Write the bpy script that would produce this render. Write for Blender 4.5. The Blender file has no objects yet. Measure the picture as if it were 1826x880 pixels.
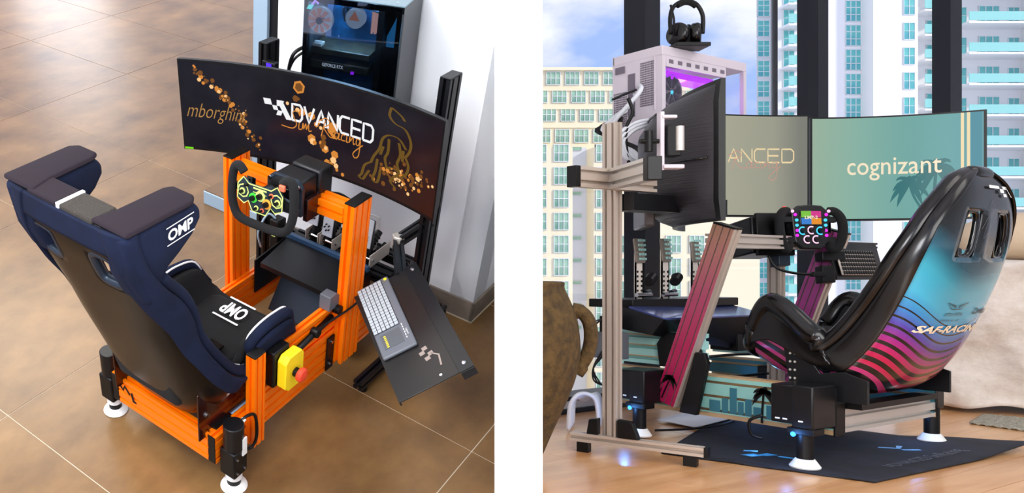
import bpy, bmesh, math, random
from mathutils import Matrix, Vector
random.seed(7)
PI = math.pi
V3 = Vector
SC = bpy.context.scene
COL = SC.collection

# ------------------------------------------------------------------ camera
cam_d = bpy.data.cameras.new('camera')
cam = bpy.data.objects.new('camera', cam_d)
COL.objects.link(cam)
SC.camera = cam
cam_d.sensor_width = 36.0
cam_d.sensor_fit = 'HORIZONTAL'
cam_d.lens = 1450.0 / 1826.0 * 36.0
cam_d.shift_x = (913 - 444) / 1826.0        # shift lens: optical axis left of the frame's middle
cam_d.shift_y = 50 / 1826.0
cam_d.clip_end = 900
CAM = V3((0.4751, -0.3878, 0.543))
cam.matrix_world = Matrix(((-0.48420505, 0, -0.87495455, CAM.x), (-0.87495455, 0, 0.48420505, CAM.y), (0, 1, 0, CAM.z), (0, 0, 0, 1)))

# ------------------------------------------------------------------ colour management
SC.view_settings.view_transform = 'Standard'
SC.view_settings.look = 'None'
SC.view_settings.exposure = 0.0
SC.view_settings.gamma = 1.0
SC.view_settings.use_curve_mapping = False

# ------------------------------------------------------------------ sky: bright cloudy day
world = bpy.data.worlds.new('sky')
SC.world = world
world.use_nodes = True
wt = world.node_tree
wt.nodes.clear()
wo = wt.nodes.new('ShaderNodeOutputWorld')
wb = wt.nodes.new('ShaderNodeBackground')
wc = wt.nodes.new('ShaderNodeTexCoord')
wm = wt.nodes.new('ShaderNodeMapping')
wm.inputs['Scale'].default_value = (1.0, 1.0, 2.0)
wn = wt.nodes.new('ShaderNodeTexNoise')
wn.inputs['Scale'].default_value = 3.0
wn.inputs['Detail'].default_value = 6
wn.inputs['Roughness'].default_value = 0.55
wr = wt.nodes.new('ShaderNodeValToRGB')
wr.color_ramp.elements[0].position = 0.40
wr.color_ramp.elements[0].color = (0.30, 0.44, 0.86, 1)
wr.color_ramp.elements[1].position = 0.56
wr.color_ramp.elements[1].color = (0.93, 0.94, 1.0, 1)
e = wr.color_ramp.elements.new(0.48)
e.color = (0.60, 0.66, 0.90, 1)
wt.links.new(wc.outputs['Generated'], wm.inputs['Vector'])
wt.links.new(wm.outputs['Vector'], wn.inputs['Vector'])
wt.links.new(wn.outputs['Fac'], wr.inputs['Fac'])
wt.links.new(wr.outputs['Color'], wb.inputs['Color'])
wt.links.new(wb.outputs[0], wo.inputs['Surface'])
wb.inputs['Strength'].default_value = 1.35

# hazy sun behind the camera, on the city facades
sd_ = bpy.data.lights.new('sun', 'SUN')
sd_.energy = 2.6
sd_.angle = math.radians(4)
sd_.color = (1.0, 0.93, 0.80)
so_ = bpy.data.objects.new('sun', sd_)
COL.objects.link(so_)
so_.rotation_euler = Vector((0.80, 0.42, -0.42)).to_track_quat('-Z', 'Y').to_euler()

# frame of the right room is the world; the left room's set stands on its own inclined stage
ML = Matrix(((0.23743804, 0.83342549, -0.49902418, 2.22610543),
             (-0.87077300, 0.41030352, 0.27093431, -1.39968821),
             (0.43055494, 0.37020668, 0.82314608, -0.87722006),
             (0, 0, 0, 1)))
MR = Matrix.Identity(4)
FR = {'M': ML}

def area(name, loc, target, sx, sy, power, col=(1, 1, 1), frame=None):
    d = bpy.data.lights.new(name, 'AREA')
    d.shape = 'RECTANGLE'
    d.size = sx
    d.size_y = sy
    d.energy = power
    d.color = col
    o = bpy.data.objects.new(name, d)
    COL.objects.link(o)
    M = frame or Matrix.Identity(4)
    p = M @ V3(loc)
    t = M @ V3(target)
    o.matrix_world = Matrix.Translation(p) @ (t - p).to_track_quat('-Z', 'Y').to_matrix().to_4x4()
    return o

# unseen area lamps added for the left show room (its own frame) and the right living room
area('ceiling_light', (-0.4, 2.6, 3.4), (1.4, 1.2, 0.4), 2.2, 1.6, 130, (1, 0.96, 0.90), ML)
area('ceiling_light', (3.0, 6.0, 3.6), (3.0, 5.6, 0.0), 2.5, 2.5, 150, (1, 0.90, 0.74), ML)  # fill added to brighten the far floor
area('wall_washer', (-1.2, 0.4, 2.7), (2.26, 1.05, 0.9), 1.2, 1.0, 95, (0.97, 0.98, 1.0), ML)  # lamp added to brighten the white wall
area('window_daylight', (8.6, 11.6, 2.6), (3.0, 4.5, 0.0), 1.5, 3.6, 70, (0.92, 0.95, 1.0), ML)  # area lamp added for floor glare, standing in for an assumed unseen window
area('ceiling_light', (0.3, -1.4, 3.2), (1.4, 1.2, 0.4), 1.8, 1.4, 60, (1, 0.98, 0.96), ML)
area('ceiling_light', (0.3, -3.6, 2.3), (1.9, -3.3, 0.3), 1.2, 1.2, 14, (1, 0.95, 0.9))  # overhead fill added for the dim living room

# ------------------------------------------------------------------ materials
def s2l(c):
    return tuple(((x / 12.92) if x <= 0.04045 else ((x + 0.055) / 1.055) ** 2.4) for x in c)

def hx(h):
    h = h.lstrip('#')
    return s2l(tuple(int(h[i:i + 2], 16) / 255 for i in (0, 2, 4)))

MATS = {}

def mat(name, col, rough=0.5, metal=0.0, col2=None, nscale=5.0, bump=0.0, bscale=40.0, coat=0.0,
        emit=None, estr=1.0, spec=None, ramp=(0.35, 0.65), stretch=None, sheen=0.0, detail=4, trans=0.0):
    m = bpy.data.materials.new(name)
    m.use_nodes = True
    nt = m.node_tree
    b = nt.nodes['Principled BSDF']
    c = hx(col) if isinstance(col, str) else col
    b.inputs['Base Color'].default_value = (*c, 1)
    b.inputs['Roughness'].default_value = rough
    b.inputs['Metallic'].default_value = metal
    if spec is not None:
        b.inputs['Specular IOR Level'].default_value = spec
    if coat:
        b.inputs['Coat Weight'].default_value = coat
        b.inputs['Coat Roughness'].default_value = 0.08
    if sheen:
        b.inputs['Sheen Weight'].default_value = sheen
    if trans:
        b.inputs['Transmission Weight'].default_value = trans
    if emit is not None:
        ec = hx(emit) if isinstance(emit, str) else emit
        b.inputs['Emission Color'].default_value = (*ec, 1)
        b.inputs['Emission Strength'].default_value = estr
    tc = mp = None
    def coords():
        nonlocal tc, mp
        if mp is None:
            tc = nt.nodes.new('ShaderNodeTexCoord')
            mp = nt.nodes.new('ShaderNodeMapping')
            if stretch:
                mp.inputs['Scale'].default_value = stretch
            nt.links.new(tc.outputs['Object'], mp.inputs['Vector'])
        return mp.outputs['Vector']
    if col2 is not None:
        n = nt.nodes.new('ShaderNodeTexNoise')
        n.inputs['Scale'].default_value = nscale
        n.inputs['Detail'].default_value = detail
        n.inputs['Roughness'].default_value = 0.6
        nt.links.new(coords(), n.inputs['Vector'])
        r = nt.nodes.new('ShaderNodeValToRGB')
        r.color_ramp.elements[0].position = ramp[0]
        r.color_ramp.elements[1].position = ramp[1]
        r.color_ramp.elements[0].color = (*c, 1)
        c2 = hx(col2) if isinstance(col2, str) else col2
        r.color_ramp.elements[1].color = (*c2, 1)
        nt.links.new(n.outputs['Fac'], r.inputs['Fac'])
        nt.links.new(r.outputs['Color'], b.inputs['Base Color'])
    if bump:
        n = nt.nodes.new('ShaderNodeTexNoise')
        n.inputs['Scale'].default_value = bscale
        n.inputs['Detail'].default_value = 3
        nt.links.new(coords(), n.inputs['Vector'])
        bp = nt.nodes.new('ShaderNodeBump')
        bp.inputs['Strength'].default_value = bump
        bp.inputs['Distance'].default_value = 0.01
        nt.links.new(n.outputs['Fac'], bp.inputs['Height'])
        nt.links.new(bp.outputs['Normal'], b.inputs['Normal'])
    MATS[name] = m
    return m

M = MATS
mat('white_plaster', '#f2f2f2', 0.8, bump=0.05)
mat('wall_white', '#e9ecef', 0.75, bump=0.03)
mat('stone_tile', '#5c4226', 0.30, col2='#8a683e', nscale=2.6, bump=0.05, bscale=14, ramp=(0.3, 0.72), detail=9, stretch=(1, 1.3, 1))
mat('grout', '#c9b9a2', 0.8)
mat('stone_skirting', '#6b6258', 0.5, col2='#857a6c', nscale=6)
mat('orange_metal', '#ff7a00', 0.34, 0.15, coat=0.2)
mat('black_plastic', '#09090a', 0.42, spec=.28)
mat('black_metal', '#0c0d10', 0.36, 0.0, spec=.35)
mat('black_gloss', '#050506', 0.12, coat=0.3, spec=.3)
mat('dark_slate_metal', '#27313d', 0.38, 0.5)
mat('brown_gloss_shell', '#0a0807', 0.28, coat=0.0, spec=.22)
mat('navy_suede', '#0d1428', 0.9, bump=0.05, bscale=300, col2='#121b33', nscale=8, spec=.2)
mat('plum_suede', '#221b22', 0.92, bump=0.06, bscale=300, spec=.2)
mat('black_fabric', '#0c0c0d', 0.95, bump=0.3, bscale=500)
mat('mesh_fabric', '#2c2722', 0.95, bump=0.6, bscale=700, col2='#3c362f', nscale=200)
mat('white_trim', '#e8e8e8', 0.6)
mat('chrome', '#c9ccd0', 0.2, 1.0)
mat('dark_red_plate', '#2a0c0a', 0.25, 0.3, coat=0.4)
mat('light_blue_steel', '#a9bfdc', 0.4, 0.2)
mat('yellow_plastic', '#f5d71c', 0.4)
mat('red_plastic', '#e8452a', 0.4)
mat('grey_plastic', '#5b5f66', 0.45)
mat('key_grey', '#a3a9ad', 0.5)
mat('touchpad_grey', '#4f5357', 0.4)
mat('tray_black', '#161413', 0.36, spec=.35)
mat('silver', '#c2bab0', 0.34, 0.4)
mat('pale_blue_metal', '#9fb9cc', 0.4, 0.2)
mat('label_white', '#e6e6e2', 0.6)
mat('glass_dark', '#0a1c2a', 0.05, spec=0.6)

def glass_mat(name, tint=(1, 1, 1), gloss=0.06):
    m = bpy.data.materials.new(name)
    m.use_nodes = True
    nt = m.node_tree
    nt.nodes.clear()
    o = nt.nodes.new('ShaderNodeOutputMaterial')
    t = nt.nodes.new('ShaderNodeBsdfTransparent')
    t.inputs['Color'].default_value = (*tint, 1)
    g = nt.nodes.new('ShaderNodeBsdfGlossy')
    g.inputs['Roughness'].default_value = 0.02
    x = nt.nodes.new('ShaderNodeMixShader')
    x.inputs['Fac'].default_value = gloss
    nt.links.new(t.outputs[0], x.inputs[1])
    nt.links.new(g.outputs[0], x.inputs[2])
    nt.links.new(x.outputs[0], o.inputs['Surface'])
    MATS[name] = m
    return m
mat('deck_blue', '#4f5c9a', .22, .2, coat=.5)  # bluish light on the deck's top plate, put into its colour
mat('black_ribbed', '#232126', .38, stretch=(1, 1, 60), bump=.25, bscale=4)
glass_mat('clear_glass')
glass_mat('tinted_glass', (0.55, 0.62, 0.7), 0.10)

def emis(name, col, s=1.0):
    return mat(name, (0.0, 0.0, 0.0), 0.25, emit=col, estr=s, spec=0.2)

# ------------------------------------------------------------------ mesh builder
class Mb:
    def __init__(s):
        s.v = []; s.f = []; s.mi = []
    def add(s, vs, fs, mi=0):
        o = len(s.v)
        s.v += [V3(p) for p in vs]
        for f in fs:
            s.f.append(tuple(i + o for i in f)); s.mi.append(mi)
        return s
    def box(s, a, b, mi=0):
        x0, y0, z0 = (min(a[i], b[i]) for i in range(3))
        x1, y1, z1 = (max(a[i], b[i]) for i in range(3))
        return s.add([(x0, y0, z0), (x1, y0, z0), (x1, y1, z0), (x0, y1, z0), (x0, y0, z1), (x1, y0, z1), (x1, y1, z1), (x0, y1, z1)],
                     [(0, 3, 2, 1), (4, 5, 6, 7), (0, 1, 5, 4), (1, 2, 6, 5), (2, 3, 7, 6), (3, 0, 4, 7)], mi)
    def obox(s, c, ax, ay, az, mi=0):
        """box by centre and three half-axis vectors"""
        c = V3(c); ax = V3(ax); ay = V3(ay); az = V3(az)
        if ax.cross(ay).dot(az) < 0:
            az = -az
        vs = [c + i * ax + j * ay + k * az for k in (-1, 1) for j, i in ((-1, -1), (-1, 1), (1, 1), (1, -1))]
        return s.add(vs, [(0, 3, 2, 1), (4, 5, 6, 7), (0, 1, 5, 4), (1, 2, 6, 5), (2, 3, 7, 6), (3, 0, 4, 7)], mi)
    def prism(s, pts, h, base, u, v, mi=0):
        """polygon pts in the plane (base,u,v), thickness h along u x v"""
        base = V3(base); u = V3(u); v = V3(v)
        n = u.cross(v).normalized() * h
        ar = sum(pts[i][0] * pts[(i + 1) % len(pts)][1] - pts[(i + 1) % len(pts)][0] * pts[i][1] for i in range(len(pts)))
        if ar < 0:
            pts = pts[::-1]
        k = len(pts)
        A = [base + u * p[0] + v * p[1] for p in pts]
        B = [p + n for p in A]
        if h < 0:
            A, B = B, A
        return s.add(A + B, [tuple(range(k))[::-1], tuple(range(k, 2 * k))] + [(i, (i + 1) % k, k + (i + 1) % k, k + i) for i in range(k)], mi)
    def tube(s, pts, r, n=8, caps=True, mi=0):
        pts = [V3(p) for p in pts]
        rs = r if isinstance(r, (list, tuple)) else [r] * len(pts)
        o = []; fs = []
        prev = None
        for i, p in enumerate(pts):
            d = (pts[min(i + 1, len(pts) - 1)] - pts[max(i - 1, 0)]).normalized()
            if prev is None:
                a = d.orthogonal().normalized()
            else:
                a = (prev - d * prev.dot(d)).normalized()
            prev = a
            b = d.cross(a)
            for k in range(n):
                t = 2 * PI * k / n
                o.append(p + (a * math.cos(t) + b * math.sin(t)) * rs[i])
        for i in range(len(pts) - 1):
            for k in range(n):
                k2 = (k + 1) % n
                fs.append((i * n + k, i * n + k2, (i + 1) * n + k2, (i + 1) * n + k))
        if caps:
            fs.append(tuple(range(n))[::-1])
            fs.append(tuple((len(pts) - 1) * n + k for k in range(n)))
        return s.add(o, fs, mi)
    def cyl(s, a, b, r0, r1=None, n=20, mi=0):
        return s.tube([a, b], [r0, r0 if r1 is None else r1], n, True, mi)
    def lathe(s, prof, o, axis=(0, 0, 1), n=28, mi=0, closed=True):
        o = V3(o); ax = V3(axis).normalized()
        a = ax.orthogonal().normalized(); b = ax.cross(a)
        vs = []
        for r, h in prof:
            for k in range(n):
                t = 2 * PI * k / n
                vs.append(o + ax * h + (a * math.cos(t) + b * math.sin(t)) * max(r, 1e-5))
        fs = [(i * n + k, i * n + (k + 1) % n, (i + 1) * n + (k + 1) % n, (i + 1) * n + k) for i in range(len(prof) - 1) for k in range(n)]
        if closed:
            fs.append(tuple(range(n))[::-1]); fs.append(tuple((len(prof) - 1) * n + k for k in range(n)))
        return s.add(vs, fs, mi)
    def grid(s, fn, nu, nv, mi=0, skip=None, flip=False):
        vs = [fn(i / nu, j / nv) for i in range(nu + 1) for j in range(nv + 1)]
        fs = []
        for i in range(nu):
            for j in range(nv):
                if skip and skip(i, j):
                    continue
                q = (i * (nv + 1) + j, (i + 1) * (nv + 1) + j, (i + 1) * (nv + 1) + j + 1, i * (nv + 1) + j + 1)
                fs.append(q[::-1] if flip else q)
        return s.add(vs, fs, mi)
    def loop_tube(s, pts, r, n=8, mi=0):
        """closed tube"""
        pts = [V3(p) for p in pts]
        N = len(pts); o = []; fs = []
        prev = None
        for i, p in enumerate(pts):
            d = (pts[(i + 1) % N] - pts[i - 1]).normalized()
            a = d.orthogonal().normalized() if prev is None else (prev - d * prev.dot(d)).normalized()
            prev = a; b = d.cross(a)
            for k in range(n):
                t = 2 * PI * k / n
                o.append(p + (a * math.cos(t) + b * math.sin(t)) * r)
        for i in range(N):
            for k in range(n):
                fs.append((i * n + k, i * n + (k + 1) % n, ((i + 1) % N) * n + (k + 1) % n, ((i + 1) % N) * n + k))
        return s.add(o, fs, mi)

def beam(mb, p0, p1, u, w, h, nw, nh, mi=0, slot=0.17, depth=0.42):
    """aluminium T-slot profile from p0 to p1: w along u with nw slots, h across with nh slots"""
    p0 = V3(p0); p1 = V3(p1)
    d = (p1 - p0).normalized()
    u = V3(u); u = (u - d * u.dot(d)).normalized()
    v = d.cross(u)
    def side(L, n, dep):
        out = [(0.0, 0.0)]
        un = L / n
        sw = min(un, 0.045) * slot if n else 0
        for i in range(n):
            c = un * (i + 0.5)
            out += [(c - sw, 0), (c - sw * 0.7, dep), (c + sw * 0.7, dep), (c + sw, 0)]
        return out
    dep = min(w / max(nw, 1), h / max(nh, 1)) * depth
    P = []
    for t, q in side(w, nw, dep): P.append((-w / 2 + t, -h / 2 + q))
    for t, q in side(h, nh, dep): P.append((w / 2 - q, -h / 2 + t))
    for t, q in side(w, nw, dep): P.append((w / 2 - t, h / 2 - q))
    for t, q in side(h, nh, dep): P.append((-w / 2 + q, h / 2 - t))
    k = len(P)
    A = [p0 + u * a + v * b for a, b in P]
    B = [p1 + u * a + v * b for a, b in P]
    mb.add(A + B, [tuple(range(k))[::-1], tuple(range(k, 2 * k))] + [(i, (i + 1) % k, k + (i + 1) % k, k + i) for i in range(k)], mi)
    return mb

def mesh_from(mb, name, mats, smooth=None, off=None):
    me = bpy.data.meshes.new(name)
    o = off or V3((0, 0, 0))
    me.from_pydata([tuple(p - o) for p in mb.v], [], mb.f)
    for m in mats:
        me.materials.append(MATS[m] if isinstance(m, str) else m)
    if len(mats) > 1:
        me.polygons.foreach_set('material_index', mb.mi)
    me.validate()
    if smooth:
        me.polygons.foreach_set('use_smooth', [True] * len(me.polygons))
        if smooth is not True:
            me.set_sharp_from_angle(angle=math.radians(smooth))
    me.update()
    return me

def fixn(me):
    bm = bmesh.new(); bm.from_mesh(me)
    bmesh.ops.recalc_face_normals(bm, faces=bm.faces)
    bm.to_mesh(me); bm.free()

def thing(name, label, cat, loc, group=None):
    o = bpy.data.objects.new(name, None)
    o.empty_display_size = 0.05
    COL.objects.link(o)
    o.matrix_world = FR['M'] @ Matrix.Translation(V3(loc))
    o['label'] = label; o['category'] = cat
    if group: o['group'] = group
    o['base'] = list(loc)
    return o

def part(parent, name, mb, mats, smooth=35, bevel=0.0, seg=2, label=None, solid=None, kind=None, recalc=False, subsurf=0):
    if isinstance(mats, str): mats = [mats]
    base = V3(parent['base'])
    me = mesh_from(mb, name, mats, smooth, base)
    if recalc: fixn(me)
    o = bpy.data.objects.new(name, me)
    COL.objects.link(o)
    o.parent = parent
    o['base'] = list(base)
    mods(o, bevel, seg, solid, subsurf)
    if label: o['label'] = label
    if kind: o['kind'] = kind
    return o

def mods(o, bevel, seg, solid, subsurf):
    if solid:
        m = o.modifiers.new('solid', 'SOLIDIFY'); m.thickness = solid; m.offset = 0
    if bevel:
        m = o.modifiers.new('bevel', 'BEVEL'); m.width = bevel; m.segments = seg; m.limit_method = 'ANGLE'; m.angle_limit = math.radians(40)
        m.harden_normals = False
    if subsurf:
        m = o.modifiers.new('sub', 'SUBSURF'); m.levels = subsurf; m.render_levels = subsurf

def single(name, mb, mats, label=None, cat=None, loc=(0, 0, 0), group=None, kind=None, **kw):
    """a thing (or a piece of the setting) that is one mesh"""
    if isinstance(mats, str): mats = [mats]
    me = mesh_from(mb, name, mats, kw.get('smooth', 35), V3(loc))
    o = bpy.data.objects.new(name, me)
    COL.objects.link(o)
    o.matrix_world = FR['M'] @ Matrix.Translation(V3(loc))
    o['base'] = list(loc)
    if label: o['label'] = label
    if cat: o['category'] = cat
    if group: o['group'] = group
    if kind: o['kind'] = kind
    mods(o, kw.get('bevel', 0), kw.get('seg', 2), kw.get('solid'), kw.get('subsurf', 0))
    return o

def inst(parent, name, me, loc, scale=(1, 1, 1), rot=None):
    o = bpy.data.objects.new(name, me)
    COL.objects.link(o)
    o.parent = parent
    base = V3(parent['base'])
    o.matrix_local = Matrix.Translation(V3(loc) - base) @ (rot.to_4x4() if rot else Matrix.Identity(4)) @ Matrix.Diagonal((*scale, 1))
    o['base'] = list(base)
    return o

# dividing wall: planes through which both stages are trimmed
DIV_D = V3((0.6783, -0.7348, 0)).normalized()
DIV_N = V3((0.7348, 0.6783, 0)).normalized()     # points to the left stage
def clip_at_divider(o, left=True):
    """cut a piece of the setting off inside the dividing wall"""
    me = o.data
    bm = bmesh.new(); bm.from_mesh(me)
    Mi = (FR['M'] @ Matrix.Translation(V3(o['base']))).inverted()
    co = Mi @ V3((CAM.x, CAM.y, 0)); no = (Mi.to_3x3() @ (DIV_N if left else -DIV_N)).normalized()
    g = bmesh.ops.bisect_plane(bm, geom=bm.verts[:] + bm.edges[:] + bm.faces[:], plane_co=co, plane_no=no, clear_inner=True)
    ed = [x for x in g['geom_cut'] if isinstance(x, bmesh.types.BMEdge)]
    if ed:
        try: bmesh.ops.holes_fill(bm, edges=ed)
        except Exception: pass
    n = len(bm.verts)
    bm.to_mesh(me); bm.free(); me.update()
    return n

# ------------------------------------------------------------------ lettering
_tc = {}
def text2d(s, shear=0.0, spacing=1.0, weight=0.0):
    key = (s, shear, spacing, weight)
    if key in _tc: return _tc[key]
    c = bpy.data.curves.new('t', 'FONT')
    c.body = s; c.size = 1; c.shear = shear; c.space_character = spacing; c.offset = weight
    c.resolution_u = 3
    o = bpy.data.objects.new('t', c)
    COL.objects.link(o)
    dg = bpy.context.evaluated_depsgraph_get()
    me = bpy.data.meshes.new_from_object(o.evaluated_get(dg))
    bm = bmesh.new(); bm.from_mesh(me)
    vs = [(v.co.x, v.co.y) for v in bm.verts]; fs = [tuple(v.index for v in f.verts) for f in bm.faces]
    bm.free()
    bpy.data.objects.remove(o); bpy.data.curves.remove(c); bpy.data.meshes.remove(me)
    x0 = min(v[0] for v in vs); x1 = max(v[0] for v in vs); y0 = min(v[1] for v in vs); y1 = max(v[1] for v in vs)
    vs = [((x - x0) / (x1 - x0), (y - y0) / (y1 - y0)) for x, y in vs]
    _tc[key] = (vs, fs)
    return _tc[key]

def letter(mb, s, fn, a0, a1, b0, b1, mi=0, **kw):
    """text filling the box a0..a1, b0..b1 of the surface fn(a,b)"""
    vs, fs = text2d(s, **kw)
    return mb.add([fn(a0 + (a1 - a0) * x, b0 + (b1 - b0) * y) for x, y in vs], fs, mi)

def strip(mb, pts, fn, w, mi=0):
    """flat ribbon along 2-D pts mapped on the surface fn"""
    P = [Vector((p[0], p[1])) for p in pts]
    vs = []
    for i, p in enumerate(P):
        d = (P[min(i + 1, len(P) - 1)] - P[max(i - 1, 0)])
        d.normalize()
        nrm = Vector((-d.y, d.x))
        ww = w[i] if isinstance(w, (list, tuple)) else w
        vs += [fn(*(p + nrm * ww / 2)), fn(*(p - nrm * ww / 2))]
    return mb.add(vs, [(2 * i, 2 * i + 1, 2 * i + 3, 2 * i + 2) for i in range(len(P) - 1)], mi)

def cr(P, n=8, closed=False):
    """Catmull-Rom through tuples"""
    out = []
    N = len(P)
    rng = range(N) if closed else range(N - 1)
    for i in rng:
        g = (lambda k: P[k % N]) if closed else (lambda k: P[min(max(k, 0), N - 1)])
        a, b, c, d = g(i - 1), g(i), g(i + 1), g(i + 2)
        for k in range(n):
            t = k / n
            out.append(tuple(0.5 * (2 * b[q] + (c[q] - a[q]) * t + (2 * a[q] - 5 * b[q] + 4 * c[q] - d[q]) * t * t + (3 * b[q] - a[q] - 3 * c[q] + d[q]) * t ** 3) for q in range(len(b))))
    if not closed: out.append(tuple(P[-1]))
    return out

STROKES = {
 'D': [[(0, 0), (0, 1), (.78, 1), (1, .8), (1, .2), (.78, 0), (0, 0)]], 'V': [[(0, 1), (.5, 0), (1, 1)]], 'A': [[(0, 0), (.5, 1), (1, 0)], [(.22, .30), (.78, .30)]],
 'N': [[(0, 0), (0, 1), (1, 0), (1, 1)]], 'C': [[(1, 1), (.2, 1), (0, .8), (0, .2), (.2, 0), (1, 0)]], 'E': [[(1, 1), (0, 1), (0, 0), (1, 0)], [(0, .5), (.92, .5)]]}
def stroke_word(mb, word, fn, a0, a1, b0, b1, w, gap=.22):
    n = len(word)
    u = (a1 - a0) / (n + (n - 1) * gap)
    k = u / (b1 - b0)
    for i, ch in enumerate(word):
        x = a0 + i * u * (1 + gap)
        for pl_ in STROKES[ch]:
            P = []
            for q in range(len(pl_) - 1):     # short pieces follow the curved screen
                for t in range(3): P.append((pl_[q][0] + (pl_[q + 1][0] - pl_[q][0]) * t / 3, pl_[q][1] + (pl_[q + 1][1] - pl_[q][1]) * t / 3))
            P.append(pl_[-1])
            # metric: work in units of height, so ribbon width is even
            strip(mb, [(p[0] * u * ASP[0], p[1] * (b1 - b0)) for p in P], (lambda X_, Y_, x=x: fn(x + X_ / ASP[0], b0 + Y_)), w)
ASP = [1.0]
SCRIPT_SIM = [[(1.0, 1.5), (.75, 1.95), (.35, 1.75), (.5, 1.1), (.7, .5), (.3, .0), (-.7, .1)], [(.95, .8), (.9, .1), (1.15, .1)], [(1.2, .1), (1.3, .8), (1.35, .2), (1.55, .8), (1.6, .2), (1.8, .8), (1.85, .1), (2.1, .2)]]
SCRIPT_RACING = [[(3.0, -.1), (3.35, 1.7)], [(2.7, 1.4), (3.4, 1.95), (3.8, 1.5), (3.3, 1.0), (3.2, .9), (3.8, .1), (4.2, .1)], [(4.65, .7), (4.35, .7), (4.2, .2), (4.5, .1), (4.7, .8), (4.65, .15), (4.85, .15)], [(5.25, .7), (4.98, .7), (4.92, .15), (5.3, .15)], [(5.42, .75), (5.4, .1), (5.58, .15)], [(5.65, .1), (5.72, .8), (5.75, .3), (6.0, .8), (6.05, .1), (6.2, .2)], [(6.65, .7), (6.38, .75), (6.32, .2), (6.55, .15), (6.7, .75), (6.6, -.9), (6.25, -1.3), (6.1, -.8), (6.95, .3)]]
def script(mb, lines, fn, x0, x1, y0, y1, a0, a1, b0, b1, w):
    for l in lines:
        P = cr(l, 5)
        strip(mb, [((p[0] - x0) / (x1 - x0) * (a1 - a0) * ASP[0], (p[1] - y0) / (y1 - y0) * (b1 - b0)) for p in P], lambda X_, Y_: fn(a0 + X_ / ASP[0], b0 + Y_), w)

def poly_on(mb, pts, fn, mi=0):
    return mb.add([fn(*p) for p in pts], [tuple(range(len(pts)))], mi)

# ------------------------------------------------------------------ the dividing wall between the two rooms
FR['M'] = MR
b = Mb()
c0 = V3((CAM.x, CAM.y, 0)) + DIV_D * 1.35
c1 = V3((CAM.x, CAM.y, 0)) + DIV_D * 14
hw = DIV_N * 0.0358
b.add([c0 - hw, c1 - hw, c1 + hw, c0 + hw] + [q + V3((0, 0, 5.5)) for q in (c0 - hw, c1 - hw, c1 + hw, c0 + hw)],
      [(0, 3, 2, 1), (4, 5, 6, 7), (0, 1, 5, 4), (1, 2, 6, 5), (2, 3, 7, 6), (3, 0, 4, 7)])
b.v = [V3((p.x, p.y, p.z - 1.2)) for p in b.v]
single('wall_middle', b, 'white_plaster', kind='structure', smooth=None)
# =================================================================== LEFT: show room with the orange rig
FR['M'] = ML
# floor: grout bed + single stone tiles
xj = [-0.9, 0.06, 0.496, 1.529, 2.442, 3.36, 4.28, 5.2, 6.12, 7.1, 8.1]
yj = [-1.0, 0.231, 1.737, 2.946, 4.15, 5.36, 6.56, 7.8, 9.0]
b = Mb(); b.box((xj[0], yj[0], -0.06), (xj[-1], yj[-1], -0.002))
fl = single('floor', b, 'grout', kind='structure', smooth=None)
clip_at_divider(fl)
for i in range(len(xj) - 1):
    for j in range(len(yj) - 1):
        if i >= 3 and j < 2 and not (i == 3): 
            if j == 0: continue
        g = 0.0022
        b = Mb(); b.box((xj[i] + g, yj[j] + g, -0.02), (xj[i + 1] - g, yj[j + 1] - g, random.uniform(-0.0004, 0.0004)))
        t = part(fl, 'tile', b, 'stone_tile', smooth=None)
        if clip_at_divider(t) < 4:
            bpy.data.objects.remove(t)

# white wall with stone skirting
XW, YW = 2.262, 0.625
b = Mb(); b.box((XW, YW, 0.0), (XW + 0.12, 1.80, 2.6)); b.box((XW, YW, 0.0), (3.6, YW + 0.12, 2.6))
w = single('wall_left_room', b, 'wall_white', kind='structure', smooth=None)
clip_at_divider(w)
b = Mb(); b.box((XW - 0.012, YW - 0.012, 0.0), (XW, 1.80, 0.105)); b.box((XW - 0.012, YW - 0.012, 0.0), (3.6, YW, 0.105))
s_ = single('baseboard_left_room', b, 'stone_skirting', kind='structure', smooth=None); clip_at_divider(s_)
b = Mb(); b.box((XW - 0.016, YW - 0.016, 0.0), (XW, 1.80, 0.006)); b.box((XW - 0.016, YW - 0.016, 0.0), (3.6, YW, 0.006))
s_ = single('trim_grout_line', b, 'grout', kind='structure', smooth=None); clip_at_divider(s_)
# window pillar beyond the wall: dark frame and pale column on a low plinth
b = Mb(); b.box((2.262, 1.80, 0.0), (3.2, 2.31, 0.083))
pn0 = single('trim_plinth', b, ['pale_blue_metal'], kind='structure', smooth=None, bevel=0.004)
b = Mb(); b.box((2.268, 1.80, 0.083), (3.2, 2.306, 0.088)); part(pn0, 'top_slab', b, 'stone_tile', smooth=None)
b = Mb(); b.box((2.645, 2.04, 0.085), (2.70, 2.165, 2.6))
single('trim_window_frame', b, 'black_metal', kind='structure', smooth=None)
b = Mb(); b.box((2.62, 2.155, 0.085), (2.645, 2.25, 2.6))
single('column', b, 'pale_blue_metal', kind='structure', smooth=None, bevel=0.004)

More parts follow.
